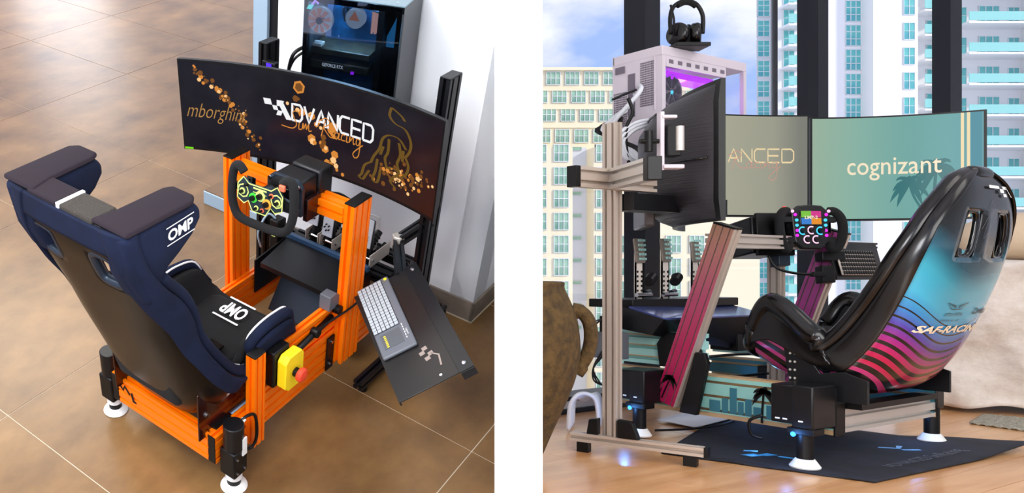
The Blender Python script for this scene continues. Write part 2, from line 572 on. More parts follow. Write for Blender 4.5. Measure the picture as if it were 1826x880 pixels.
# ---- orange aluminium frame
RG = thing('simulator_frame', 'orange slotted aluminium racing simulator frame standing on the brown stone tiles', 'frame', (1.30, 1.12, 0))
X, Y, Z = V3((1, 0, 0)), V3((0, 1, 0)), V3((0, 0, 1))
def bm_(name, p0, p1, u, w, h, nw, nh, m='orange_metal', par=None, **k):
    k.setdefault('slot', .15); k.setdefault('depth', .38)
    bb = Mb(); beam(bb, p0, p1, u, w, h, nw, nh, **k)
    return part(par or RG, name, bb, m, smooth=None)
def cap(a, c, par=None, m='black_plastic'):
    bb = Mb(); bb.box(a, c); return part(par or RG, 'end_cap', bb, m, smooth=None, bevel=0.002)
bm_('base_rail', (0.768, .872, .183), (1.95, .872, .183), Y, .034, .128, 1, 3)
bm_('base_rail', (0.768, 1.372, .183), (1.95, 1.372, .183), Y, .034, .128, 1, 3)
bm_('crossbeam', (0.782, .890, .183), (0.782, 1.355, .183), X, .034, .128, 1, 3)
bm_('crossbeam', (1.93, .89, .16), (1.93, 1.355, .16), X, .034, .08, 1, 2)
cap((.764, .856, .120), (.769, .888, .246)); cap((.764, 1.356, .120), (.769, 1.388, .246))
bm_('inner_rail', (0.80, .932, .222), (1.95, .932, .222), Y, .03, .03, 1, 1)
bm_('upper_rail', (0.995, .872, .272), (1.93, .872, .272), Y, .034, .052, 1, 1)
bm_('upper_rail', (0.995, .872, .384), (1.56, .872, .384), Y, .036, .098, 1, 2)
bm_('upper_rail', (1.20, 1.372, .272), (1.93, 1.372, .272), Y, .034, .052, 1, 1)
bm_('short_post', (0.958, .834, .100), (0.958, .834, .520), X, .056, .042, 2, 1)
cap((.930, .813, .520), (.986, .855, .527))
bm_('front_post', (1.525, .832, .15), (1.525, .832, .878), X, .112, .045, 3, 1)
bm_('front_post', (1.525, 1.412, .17), (1.525, 1.412, .878), X, .112, .045, 3, 1)
cap((1.469, .809, .878), (1.581, .855, .884)); cap((1.469, 1.389, .878), (1.581, 1.435, .884))
bm_('crossbar', (1.50, .855, .832), (1.50, 1.389, .832), X, .075, .060, 2, 1)
b = Mb(); b.box((1.420, .846, .125), (1.466, .854, .290))
q = part(RG, 'corner_bracket', b, 'black_plastic', bevel=.002)
for z in (.15, .265):
    b = Mb(); b.cyl((1.445, .847, z), (1.445, .840, z), .007, n=12); part(q, 'bolt', b, 'chrome')
b = Mb(); b.prism([(0, 0), (.062, 0), (.062, .05), (.045, .066), (0, .066)], .05, (1.406, .892, .435), X, Z)
part(RG, 'angle_bracket', b, 'grey_plastic', bevel=.003, label='grey angle bracket on the upper rail')
b = Mb(); b.box((.90, .893, .240), (1.46, .912, .243)); part(RG, 'slide_rail', b, 'light_blue_steel', label='pale blue steel strip inside the rail')
b = Mb(); b.box((.80, .880, .248), (.88, .908, .254)); part(RG, 'slide_block', b, 'black_plastic')
# zig-zag emblem on the crossbeam face
fz = lambda a, c: V3((.7635, 1.345 - a, .165 + c))
b = Mb(); strip(b, [(0, .05), (.018, .03), (.03, .055), (.055, .025), (.065, .04), (.075, .0), (.088, .005)], fz, .014)
part(RG, 'emblem', b, 'black_plastic', label='black zigzag emblem')
# side plates that carry the seat
for y in (.903, 1.327):
    b = Mb(); b.prism([(.735, .225), (1.17, .225), (1.17, .30), (1.05, .33), (.90, .43), (.80, .47), (.735, .44)], .006, (0, y + .003, 0), X, Z)
    q = part(RG, 'seat_bracket', b, 'dark_red_plate', smooth=None, bevel=.002, label='dark red glossy seat bracket plate')
    if y < 1:
        b = Mb(); b.cyl((.775, .900, .325), (.775, .893, .325), .010, n=14); part(q, 'bolt', b, 'chrome')
        b = Mb()
        fp = lambda a, c: V3((.90 + a, .8995, .26 + c))
        strip(b, [(0, 0), (.02, .03), (.03, .012), (.05, .04), (.055, .02)], fp, .008); strip(b, [(.08, .02), (.11, .055), (.12, .03)], fp, .008)
        part(q, 'emblem', b, 'black_gloss')
        b = Mb(); b.tube(cr([(.835, .90, .36), (.83, .897, .42), (.90, .89, .455), (1.0, .89, .44), (1.01, .897, .38)], 6), .005, 6); part(q, 'wire_loop', b, 'black_plastic')
        b = Mb(); b.cyl((.86, .890, .372), (.965, .890, .385), .012, n=12); part(q, 'slide_handle', b, 'silver', label='metal tube grip')
# dark cable tube along the gap with clamps
tb = Mb(); tb.tube(cr([(1.12, .835, .345), (1.19, .838, .375), (1.35, .838, .395), (1.50, .80, .43), (1.60, .79, .46)], 8), .0045, 8)
tb.tube([(1.19, .842, .372), (1.43, .846, .40)], .013, 10)
CB = thing('cable', 'black cable clipped along the gap of the orange side rail', 'cable', (1.35, .84, .38))
part(CB, 'cord', tb, 'black_plastic', smooth=True)
for x, z in ((1.165, .375), (1.315, .395), (1.455, .425)):
    b = Mb(); b.cyl((x, .853, z), (x, .822, z), .019, n=14); part(CB, 'clamp', b, 'black_plastic', bevel=.002)

# ---- emergency stop
ES = thing('emergency_stop', 'yellow emergency stop box with red mushroom button on the orange side rail', 'switch', (1.09, .80, .39))
b = Mb(); b.box((1.035, .815, .315), (1.125, .853, .475)); part(ES, 'back_box', b, 'black_plastic', bevel=.006)
b = Mb(); b.prism([(1.05, .325), (1.07, .305), (1.14, .305), (1.155, .325), (1.155, .44), (1.14, .46), (1.07, .46), (1.05, .44)], .040, (0, .812, 0), X, Z)
part(ES, 'yellow_box', b, 'yellow_plastic', bevel=.004)
b = Mb(); b.cyl((1.105, .772, .378), (1.105, .750, .378), .013, n=16); b.lathe([(.014, 0), (.026, 0), (.028, .005), (.028, .014), (.022, .020), (.008, .022)], (1.105, .752, .378), (0, -1, 0), 20)
part(ES, 'button', b, 'red_plastic')
b = Mb(); b.lathe([(.018, 0), (.018, .02), (.014, .022)], (1.105, .772, .378), (0, -1, 0), 18); part(ES, 'collar', b, 'black_plastic')

# ---- actuator feet
def act_left(x, y, label, sx=1):
    T = thing('actuator_foot', label, 'actuator', (x, y, 0), 'actuator feet of the orange rig')
    b = Mb(); b.lathe([(.020, .018), (.026, .022), (.047, .010), (.050, .004), (.047, 0)], (x, y, 0), n=32); part(T, 'foot_disc', b, 'label_white')
    b = Mb(); b.cyl((x, y, .012), (x, y, .05), .026, n=24); part(T, 'foot_sleeve', b, 'black_plastic', bevel=.003)
    b = Mb(); b.cyl((x, y, .05), (x, y, .085), .031, n=24); part(T, 'white_sleeve', b, 'label_white')
    b = Mb(); b.box((x - .036, y - .034, .078), (x + .036, y + .036, .20)); part(T, 'housing', b, 'black_plastic', bevel=.006)
    b = Mb(); b.cyl((x, y, .20), (x, y, .31), .0375, n=28); part(T, 'motor', b, 'black_metal', bevel=.003)
    b = Mb(); b.box((x + .004, y - .0395, .175), (x + .026, y - .034, .255)); part(T, 'sticker', b, 'label_white')
    for dx, dz in ((-.02, .10), (.02, .10), (-.02, .17)):
        b = Mb(); b.cyl((x + dx, y - .033, dz), (x + dx, y - .038, dz), .005, n=10); part(T, 'bolt', b, 'chrome')
    b = Mb(); b.tube(cr([(x + .03, y, .29), (x + .06, y - .01, .31), (x + .11, y - .005, .27), (x + .12, y - .005, .16), (x + .09, y, .12), (x + .05, y + .02, .15)], 6), .006, 8); part(T, 'cable', b, 'black_plastic', smooth=True)
    b = Mb(); b.cyl((x + .028, y - .004, .288), (x + .05, y - .006, .304), .009, n=12); part(T, 'plug', b, 'label_white')
act_left(.815, .812, 'near rear actuator foot of the orange rig, black motor with white sticker')
act_left(.800, 1.432, 'rear actuator foot behind the seat at the orange crossbeam end')
act_left(1.86, .812, 'front actuator foot with white disc, low behind the grey keyboard and its tray')

# ---- seat shells (shared builder)
def interp_sections(S, n):
    out = cr(S, n)
    return out

def seat_fn(S, n=6, ex=3.0, yc=0.0, off=0.0, flare=0.12):
    """S rows: (x, z, nx, nz, w, d, fl) ; returns fn(i, t) -> point, number of rows"""
    R = interp_sections(S, n)
    def fn(i, t, o=off, dd=0.0):
        i = min(max(i, 0.0), len(R) - 1.0)
        k = min(int(i), len(R) - 2); q = i - k
        r = [R[k][j] * (1 - q) + R[k + 1][j] * q for j in range(7)]
        nl = math.hypot(r[2], r[3]); nx, nz = r[2] / nl, r[3] / nl
        ph = abs(t) * PI / 2
        w = r[4] - o; d = max(r[5] + dd, 0.001)
        y = w * (math.sin(ph) ** (2 / ex)); h = (d) * (1 - math.cos(ph) ** (2 / ex))
        h = h if t * t < 1 else d
        y += r[6] * h
        hh = o + (h if h > 0 else 0) * (1 - o / max(d, .05) * 0.0)
        s = 1 if t >= 0 else -1
        return V3((r[0] + nx * hh, yc + s * y, r[1] + nz * hh))
    return fn, len(R) - 1

def t_of(k, n):   # denser near the sides
    return -1 + 2 * k / n

# left seat
YS = 1.115
SL = [(1.255, .385, -.2, 1, .205, .05, .2), (1.19, .355, 0, 1, .208, .18, .19), (1.08, .31, .05, 1, .208, .25, .17), (.97, .275, .15, 1, .208, .28, .15), (.87, .245, .35, 1, .21, .295, .13), (.79, .262, .75, .8, .212, .275, .12),
      (.735, .34, 1, .45, .22, .225, .12), (.695, .43, 1, .30, .23, .185, .08), (.65, .56, 1, .22, .235, .15, .02), (.605, .69, 1, .2, .235, .125, .05), (.565, .81, 1, .18, .24, .13, .05), (.53, .91, 1, .15, .25, .115, .03), (.50, 1.0, 1, .12, .255, .08, 0), (.475, 1.08, 1, .10, .25, .06, 0), (.465, 1.15, 1, .08, .245, .05, 0), (.462, 1.205, 1, .0, .24, .05, 0)]
ST = thing('racing_seat', 'black and navy bucket racing seat with winged headrest on the orange frame', 'seat', (.90, YS, .22))
fs, NR = seat_fn(SL, 5, 3.4, YS)
def row_at(z):
    best = 0
    for i in range(NR):
        p = fs(i, 0)
        if i > NR * 0.5 and p.z <= z: best = i
    return best
NT = 40
hz0, hz1 = row_at(.985), row_at(1.10)
def hole(i, j):
    t = t_of(j + .5, NT)
    return hz0 <= i < hz1 and (0.10 <= abs(t) <= 0.36)
def hole_in(i, j):
    t = t_of(j + .5, NT)
    return hz0 - 1 <= i < hz1 + 1 and (0.05 <= abs(t) <= 0.42)
# glossy outer shell
b = Mb(); b.grid(lambda a, c: fs(a * NR, -1 + 2 * c, -.004), NR, NT, skip=hole)
part(ST, 'shell', b, 'brown_gloss_shell', smooth=True, solid=.006)
# upholstered lining, thick pad inside
b = Mb(); b.grid(lambda a, c: fs(a * NR, (-1 + 2 * c) * .985, .028, -.012), NR, NT, skip=hole_in)
part(ST, 'lining', b, 'black_fabric', smooth=True, solid=.028)
# navy side panels wrapping the outside
def side_panel(sgn):
    mb = Mb()
    K_ = [(0, .80), (.25, .86), (.36, .90), (.46, .90), (.56, .84), (.66, .70), (.74, .52), (.80, .44), (.88, .40), (1, .30)]
    def T0(a):
        for (x0_, v0), (x1_, v1) in zip(K_[:-1], K_[1:]):
            if a <= x1_: return v0 + (v1 - v0) * (a - x0_) / (x1_ - x0_)
        return K_[-1][1]
    mb.grid(lambda a, c: fs(a * NR, sgn * (T0(a) + (1 - T0(a)) * c), -.014), NR, 12)
    return mb
ztop = row_at(1.03)
for sg in (-1, 1):
    part(ST, 'side_panel', side_panel(sg), 'navy_suede', smooth=True, solid=.016, label='navy suede side panel')
    pts = [fs(i, sg * 1.0, .006) for i in range(0, ztop + 1)]
    b = Mb(); b.tube(pts, .020, 10); part(ST, 'rolled_edge', b, 'navy_suede', smooth=True)
    pts = [fs(i, sg * 1.0, .014) + V3((0, -sg * .006, .010)) for i in range(3, row_at(.88))]
    b = Mb(); b.tube(pts, .0042, 6); part(ST, 'piping', b, 'white_trim', smooth=True, label='white piping')
# navy band across the top of the back
b = Mb(); z9 = row_at(1.125); b.grid(lambda a, c: fs(z9 + a * (NR - z9), -.45 + .9 * c, -.013), 8, 24); part(ST, 'back_band', b, 'navy_suede', smooth=True, solid=.012)
# thick head wings with plum pads on top
wing = [(.450, 1.205), (.60, 1.212), (.715, 1.205), (.742, 1.180), (.738, 1.148), (.705, 1.108), (.650, 1.072), (.602, 1.046), (.580, 1.010), (.566, .955), (.515, .955), (.470, 1.06)]
for sg in (-1, 1):
    ya = YS + sg * .262; yb_ = YS + sg * .150
    b = Mb(); b.prism(wing, abs(ya - yb_), (0, max(ya, yb_), 0), X, Z); part(ST, 'head_wing', b, 'navy_suede', smooth=True, bevel=.022, seg=4)
    b = Mb(); b.prism([(.456, ya - YS), (.700, ya - YS + sg * .004), (.728, ya - YS - sg * .02), (.728, yb_ - YS + sg * .012), (.70, yb_ - YS - sg * .004), (.53, yb_ - YS - sg * .012), (.456, yb_ - YS - sg * .03)], .018, (0, YS, 1.205), X, Y)
    part(ST, 'wing_pad', b, 'plum_suede', smooth=True, bevel=.009, seg=3, label='dark plum suede pad on top of the head wing')
b = Mb(); b.prism([(.475, -.16), (.545, -.15), (.545, .15), (.475, .16)], .12, (0, YS, 1.085), X, Y); part(ST, 'head_pad', b, 'black_fabric', smooth=True, bevel=.02, seg=3)
b = Mb(); b.box((.452, YS - .13, 1.198), (.545, YS + .005, 1.218)); part(ST, 'mesh_patch', b, 'mesh_fabric', bevel=.006)
b = Mb(); b.box((.452, YS + .015, 1.198), (.545, YS + .145, 1.218)); part(ST, 'top_pad', b, 'plum_suede', bevel=.006)
b = Mb(); b.box((.450, YS + .003, 1.199), (.547, YS + .016, 1.2205)); part(ST, 'white_stripe', b, 'white_trim', bevel=.002, label='white stripe across the headrest')
# harness openings with rims
for sg in (-1, 1):
    ta, tb_ = .095, .35
    cy = (ta + tb_) / 2; ry = (tb_ - ta) / 2
    ci = (hz0 + hz1) / 2; ri = (hz1 - hz0) / 2
    pts = []
    for k in range(28):
        a = 2 * PI * k / 28
        ca, sa = math.cos(a), math.sin(a)
        e = .45
        pts.append(fs(ci + ri * (abs(sa) ** e) * (1 if sa > 0 else -1), sg * (cy + ry * (abs(ca) ** e) * (1 if ca > 0 else -1)), .006))
    b = Mb(); b.loop_tube(pts, .015, 8); part(ST, 'harness_opening', b, 'dark_slate_metal', smooth=True)
# seat cushions
b = Mb()
b.prism([(-.19, -.15), (.16, -.17), (.19, -.13), (.19, .13), (.16, .17), (-.19, .15)], .07, (1.05, YS, .345), V3((1, 0, .13)), Y)
b2 = part(ST, 'cushion', b, 'black_fabric', smooth=True, bevel=.025, seg=3)
b = Mb()
b.prism([(-.13, -.15), (.13, -.16), (.13, .16), (-.13, .15)], .05, (.725, YS, .50), V3((-.25, 0, 1)), Y)
part(ST, 'back_cushion', b, 'black_fabric', smooth=True, bevel=.02, seg=3)
b = Mb(); b.box((.93, YS - .10, .425), (1.0, YS - .035, .436)); part(ST, 'buckle_strap', b, 'black_gloss', bevel=.004)
b = Mb(); b.cyl((.925, YS - .085, .437), (.955, YS - .07, .447), .008, n=10); part(ST, 'buckle', b, 'chrome')
# lettering on the near wing and cushion
fw = lambda a, c: V3((.600 + .098 * a, YS - .2635, 1.128 + .048 * c + .006 * a))
b = Mb(); letter(b, 'OMP', fw, 0, 1, .12, .85, weight=.03)
strip(b, [(-.05, 1.05), (1.05, 1.05)], fw, .07); strip(b, [(-.05, -.08), (1.05, -.08)], fw, .07)
part(ST, 'lettering', b, 'white_trim', smooth=None)
fc = lambda a, c: V3((1.10 + c * .13, YS + .07 - a * .14, .438 + c * .018))
b = Mb(); letter(b, 'OMP', lambda a, c: fc(1 - a, 1 - c), .1, .9, .25, .75, weight=.03)
strip(b, [(.05, .9), (.95, .9)], fc, .06); strip(b, [(.05, .1), (.95, .1)], fc, .06)
part(ST, 'lettering', b, 'white_trim', smooth=None)

# ---- wheel base motor
WB = thing('wheel_base', 'dark steering motor box bolted to the orange crossbar', 'motor', (1.46, 1.06, .85))
b = Mb(); b.prism([(-.080, -.065), (.065, -.075), (.080, -.06), (.080, .05), (.055, .075), (-.055, .075), (-.080, .05)], .02, (1.375, 1.055, .880), Y, Z); part(WB, 'front_plate', b, 'dark_slate_metal', bevel=.004, smooth=None)
b = Mb(); b.box((1.39, .990, .825), (1.49, 1.120, .945)); part(WB, 'motor_body', b, 'black_metal', bevel=.008)
b = Mb(); b.box((1.49, .980, .830), (1.575, 1.115, .955)); part(WB, 'rear_body', b, 'black_metal', bevel=.01)
b = Mb(); b.lathe([(.06, 0), (.06, .02), (.04, .03), (.03, .03), (.03, .09)], (1.375, 1.06, .895), (-1, 0, 0), 28); part(WB, 'shaft_hub', b, 'black_plastic')
b = Mb(); b.box((1.40, .965, .79), (1.48, .985, .88)); part(WB, 'mounting_bracket', b, 'dark_red_plate', bevel=.002)
b = Mb(); b.box((1.40, 1.125, .79), (1.48, 1.145, .88)); part(WB, 'mounting_bracket', b, 'dark_slate_metal', bevel=.002)
for y, z in ((.990, .935), (1.118, .935), (.990, .83), (1.118, .825)):
    b = Mb(); b.cyl((1.373, y, z), (1.366, y, z), .008, n=10); part(WB, 'bolt', b, 'chrome')

# ---- steering wheel (formula type)
WC = V3((1.275, 1.075, .905))
WU, WV, WN = V3((.02, -.997, .04)).normalized(), V3((.10, .04, 1)).normalized(), V3((-1, 0, .1))
WN = WV.cross(WU).normalized()
if WN.x > 0: WN = -WN
fwh = lambda a, c, n=0.0: WC + WU * a + WV * c + WN * n
SW = thing('steering_wheel', 'black suede racing steering wheel with yellow outlined button plate', 'steering wheel', tuple(WC), None)
rim = cr([(-.085, .075), (-.110, .095), (-.133, .075), (-.140, 0), (-.130, -.065), (-.095, -.105), (0, -.112), (.095, -.105), (.130, -.065), (.140, 0), (.133, .075), (.110, .095), (.085, .075)], 5)
b = Mb(); b.tube([fwh(*p) for p in rim], .0165, 12); part(SW, 'rim', b, 'black_fabric', smooth=True)
mat('plate_dark', '#20303a', .4, .3); mat('lime_print', '#cfe07a', .5); mat('green_print', '#3fd23a', .5); mat('amber_print', '#f0a23a', .5); mat('coral_print', '#f0704e', .5)
pl = [(-.10, .035), (-.075, .065), (-.05, .045), (.05, .045), (.075, .065), (.10, .035), (.10, -.02), (.07, -.035), (.05, -.02), (.03, -.055), (-.03, -.055), (-.05, -.02), (-.07, -.035), (-.10, -.02)]
b = Mb(); b.prism(pl, .01, fwh(0, 0, .004), WU, WV); part(SW, 'button_plate', b, 'plate_dark', smooth=None, bevel=.002)
fo = lambda a, c: fwh(a, c, .0155)
b = Mb(); strip(b, pl + [pl[0]], fo, .0045)
for (a, c) in ((-.075, .012), (.075, .012)):
    strip(b, [(a + .024 * math.cos(k * PI / 4), c + .024 * math.sin(k * PI / 4)) for k in range(9)], fo, .005)
strip(b, [(-.03, .035), (.03, .035)], fo, .006); strip(b, [(-.03, .02), (.03, .02)], fo, .003)
part(SW, 'printed_outline', b, 'lime_print', smooth=None)
knobs = [(-.028, -.003, .0135, 'green_print'), (.004, .012, .015, 'lime_print'), (.034, -.010, .014, 'amber_print'), (-.078, .010, .009, 'lime_print'), (.080, .008, .009, 'lime_print'), (-.058, .04, .008, None), (-.012, -.038, .007, 'lime_print'), (.014, -.040, .006, 'coral_print'), (.052, .026, .007, 'coral_print')]
for a, c, r, m in knobs:
    b = Mb(); b.cyl(fwh(a, c, .012), fwh(a, c, .030), r * .8, r * .7, n=14); k_ = part(SW, 'knob', b, 'black_plastic', smooth=40)
    if m:
        b = Mb(); b.lathe([(r * .9, 0), (r * 1.35, 0), (r * 1.35, .003), (r * .9, .003)], fwh(a, c, .0145), WN, 20); part(k_, 'ring', b, m)
for sg in (-1, 1):
    b = Mb(); b.prism([(0, -.02), (.03, -.012), (.03, .012), (0, .02)], .012, fwh(sg * .098, .01, -.004), WU * sg, WV); part(SW, 'spoke', b, 'black_plastic', bevel=.002)
    b = Mb(); b.prism([(-.018, -.03), (.022, -.03), (.022, .03), (-.018, .03)], .004, fwh(sg * .075, .02, -.03), WU * sg, WV); part(SW, 'shift_paddle', b, 'black_gloss', bevel=.002)
b = Mb(); b.box(fwh(.085, .06, .01), fwh(.11, .08, .025)); part(SW, 'thumb_button', b, 'coral_print', bevel=.003)
b = Mb(); b.cyl(fwh(0, 0, .004), fwh(0, 0, -.05), .035, n=24); part(SW, 'quick_release', b, 'black_metal')

# ---- pedal deck
mat('lip_blue', '#2c4a6a', .4, .2)
DK = thing('pedal_deck', 'black metal footrest deck between the orange rails under the wheel', 'footrest', (1.67, 1.12, .20))
b = Mb(); b.add([(1.555, .905, .385), (1.555, 1.305, .385), (1.765, 1.325, .405), (1.765, .905, .405)], [(0, 1, 2, 3)][:1]); part(DK, 'top_plate', b, 'black_metal', solid=.006, smooth=None)
b = Mb(); b.box((1.765, .905, .400), (1.785, 1.335, .428)); part(DK, 'rear_lip', b, 'lip_blue', bevel=.002, label='blue grey rear lip')
b = Mb(); b.box((1.553, .905, .365), (1.558, 1.305, .388)); part(DK, 'front_lip', b, 'black_metal')
b = Mb(); b.prism([(1.56, .21), (1.80, .21), (1.80, .40), (1.56, .38)], .006, (0, 1.345, 0), X, Z); part(DK, 'side_plate', b, 'black_metal', smooth=None)
b = Mb(); b.prism([(1.56, .21), (1.80, .21), (1.80, .40), (1.56, .38)], .006, (0, .912, 0), X, Z); part(DK, 'side_plate', b, 'black_metal', smooth=None)
b = Mb(); b.add([(1.62, .92, .10), (1.62, 1.31, .10), (1.80, 1.31, .36), (1.80, .92, .36)], [(0, 1, 2, 3)]); part(DK, 'heel_plate', b, 'dark_slate_metal', solid=.005, smooth=None)

# ---- pedals
PD = thing('pedal_set', 'set of dark sim pedals with pale drilled face plates behind the footrest', 'pedals', (1.90, 1.12, .35))
b = Mb(); beam(b, (1.86, .84, .355), (1.86, 1.36, .355), X, .09, .04, 2, 1); part(PD, 'base_rail', b, 'black_metal', smooth=None)
b = Mb(); beam(b, (2.02, .84, .345), (2.02, 1.30, .345), X, .06, .04, 2, 1); part(PD, 'base_rail', b, 'black_metal', smooth=None)
mat('brushed_plate', '#c2c8ce', .4); 
for y, zt, zl in ((1.242, .590, .475), (1.165, .655, .445), (.97, .60, .47)):
    b = Mb(); b.prism([(-.026, 0), (.026, 0), (.026, zt - zl), (-.026, zt - zl)], .006, (1.832, y, zl), Y, V3((.12, 0, 1))); P_ = part(PD, 'pedal_face', b, 'brushed_plate', bevel=.002)
    mb = Mb()
    for k in range(5):
        a = 2 * PI * k / 5
        mb.cyl(V3((1.836, y + .012 * math.cos(a), zl + .045 + .016 * math.sin(a))), V3((1.828, y + .012 * math.cos(a), zl + .045 + .016 * math.sin(a))), .0035, n=8)
    part(P_, 'hole', mb, 'black_plastic')
    b = Mb(); b.box((1.868, y - .014, .37), (1.885, y + .014, zt - .02)); part(PD, 'pedal_arm', b, 'black_metal', bevel=.002)
    b = Mb(); b.cyl((1.85, y + .02, .40), (1.98, y + .02, .47), .016, n=14); b.cyl((1.85, y - .02, .39), (1.97, y - .022, .43), .011, n=12); part(PD, 'damper', b, 'black_plastic')
    b = Mb()
    for k in range(7): b.lathe([(.019, 0), (.021, .003), (.019, .006)], V3((1.87 + .014 * k, y + .02, .411 + .0075 * k)), (1, 0, .54), 12)
    part(PD, 'spring', b, 'black_metal')
    b = Mb(); b.box((1.83, y - .035, .375), (1.99, y - .030, .44)); b.box((1.83, y + .030, .375), (1.99, y + .035, .44)); part(PD, 'pedal_bracket', b, 'silver', bevel=.002)
    b = Mb(); b.cyl((1.85, y - .04, .41), (1.85, y + .04, .41), .006, n=10); part(PD, 'pivot_bolt', b, 'chrome')
b = Mb(); b.box((1.74, 1.36, .33), (1.80, 1.41, .48)); q = part(PD, 'control_box', b, 'black_plastic', bevel=.006)
b = Mb(); b.box((1.738, 1.375, .40), (1.741, 1.395, .425)); part(q, 'sticker', b, 'lime_print')
b = Mb(); b.tube(cr([(1.76, 1.39, .48), (1.74, 1.42, .50), (1.70, 1.44, .42), (1.72, 1.44, .33)], 6), .005, 6); part(q, 'cable', b, 'pale_blue_metal', smooth=True)
b = Mb(); b.tube(cr([(1.60, 1.10, .80), (1.75, 1.15, .70), (1.85, 1.12, .66), (1.90, 1.05, .60)], 8), .008, 8); part(PD, 'cable', b, 'black_plastic', smooth=True)

# ---- black monitor stand
MS = thing('monitor_stand', 'black slotted aluminium monitor stand behind the orange rig', 'stand', (1.87, 1.12, 0))
bm_('upright', (1.855, .705, .10), (1.855, .705, 1.28), X, .085, .042, 2, 1, 'black_metal', MS)
bm_('upright', (1.87, 1.535, .10), (1.87, 1.535, 1.215), X, .085, .042, 2, 1, 'black_metal', MS)
cap((1.812, .684, 1.28), (1.898, .726, 1.286), MS); cap((1.827, 1.514, 1.215), (1.913, 1.556, 1.221), MS)
bm_('foot_beam', (1.50, .740, .055), (2.20, .740, .055), Y, .042, .042, 1, 1, 'black_metal', MS)
bm_('foot_beam', (1.50, 1.535, .055), (2.20, 1.535, .055), Y, .042, .042, 1, 1, 'black_metal', MS)
bm_('crossbar', (1.88, .72, .96), (1.88, 1.52, .96), X, .04, .08, 1, 2, 'black_metal', MS)
bm_('crossbar', (1.93, .72, .30), (1.93, 1.52, .30), X, .05, .05, 1, 1, 'black_metal', MS)
b = Mb(); b.box((1.86, .99, .905), (2.25, 1.45, .915)); part(MS, 'shelf', b, 'black_metal')
b = Mb(); b.box((1.80, 1.45, .98), (1.83, 1.515, 1.16)); q = part(MS, 'usb_hub', b, 'black_plastic', bevel=.004)
emis('violet_led', '#4a2cff', 2.0)
b = Mb(); b.box((1.797, 1.465, 1.13), (1.80, 1.49, 1.155)); part(q, 'light', b, 'violet_led', label='violet indicator light')
for xx in (1.55, 2.15):
    for yy in (.740, 1.535):
        b = Mb(); b.cyl((xx, yy, 0), (xx, yy, .035), .018, n=14); part(MS, 'rubber_foot', b, 'black_plastic')

# ---- ultrawide curved monitor
E1, E2 = V3((1.535, 1.715, 0)), V3((1.668, .600, 0))
ch = (E2 - E1); CHN = V3((ch.y, -ch.x, 0)).normalized()
if CHN.x < 0: CHN = -CHN
ZB, ZT = .800, 1.197
tilt = V3((0, 0, 0))
def scr(s, t, n=0.0):
    p = E1 + ch * s + CHN * (.118 * (1 - (2 * s - 1) ** 2)) + V3((0, 0, ZB + (ZT - ZB) * t + .012 * s))
    return p - CHN * n + V3((-.02 * t, 0, 0))
MN = thing('curved_monitor', 'ultrawide curved monitor with gold sparkle wallpaper in front of the black stand', 'monitor', (1.66, 1.15, .80))
def body(a, c):
    # closed cross-section loop running round the screen body
    return None
b = Mb()
K = 32
prof = [(0, .000), (1, .000), (1, -.018), (.86, -.045), (.14, -.045), (0, -.018)]
rows = [[scr(k / K, t, n) for t, n in prof] for k in range(K + 1)]
vs = [v for r in rows for v in r]; P6 = 6
fcs = [(k * P6 + j, k * P6 + (j + 1) % P6, (k + 1) * P6 + (j + 1) % P6, (k + 1) * P6 + j) for k in range(K) for j in range(P6)]
fcs += [tuple(range(P6))[::-1], tuple(K * P6 + j for j in range(P6))]
b.add(vs, fcs); part(MN, 'housing', b, 'black_plastic', smooth=30)
m = emis('screen_gold_dark', '#0b0c14', 1.0)
nt = m.node_tree; pb = nt.nodes['Principled BSDF']
tc = nt.nodes.new('ShaderNodeTexCoord'); nn = nt.nodes.new('ShaderNodeTexNoise'); nn.inputs['Scale'].default_value = 5; nn.inputs['Detail'].default_value = 3
rr = nt.nodes.new('ShaderNodeValToRGB'); rr.color_ramp.elements[0].position = .35; rr.color_ramp.elements[0].color = (*hx('#0d101b'), 1); rr.color_ramp.elements[1].position = .75; rr.color_ramp.elements[1].color = (*hx('#23222c'), 1)
nt.links.new(tc.outputs['Object'], nn.inputs['Vector']); nt.links.new(nn.outputs['Fac'], rr.inputs['Fac']); 
dp = nt.nodes.new('ShaderNodeVectorMath'); dp.operation = 'DOT_PRODUCT'; dp.inputs[1].default_value = (0, -1.0, -1.3); mr = nt.nodes.new('ShaderNodeMapRange'); mr.inputs['From Min'].default_value = -.15; mr.inputs['From Max'].default_value = .75
mxx = nt.nodes.new('ShaderNodeMixRGB'); mxx.inputs[2].default_value = (*hx('#3d1e10'), 1)
nt.links.new(tc.outputs['Object'], dp.inputs[0]); nt.links.new(dp.outputs['Value'], mr.inputs['Value']); nt.links.new(mr.outputs[0], mxx.inputs[0]); nt.links.new(rr.outputs['Color'], mxx.inputs[1]); nt.links.new(mxx.outputs[0], pb.inputs['Emission Color'])

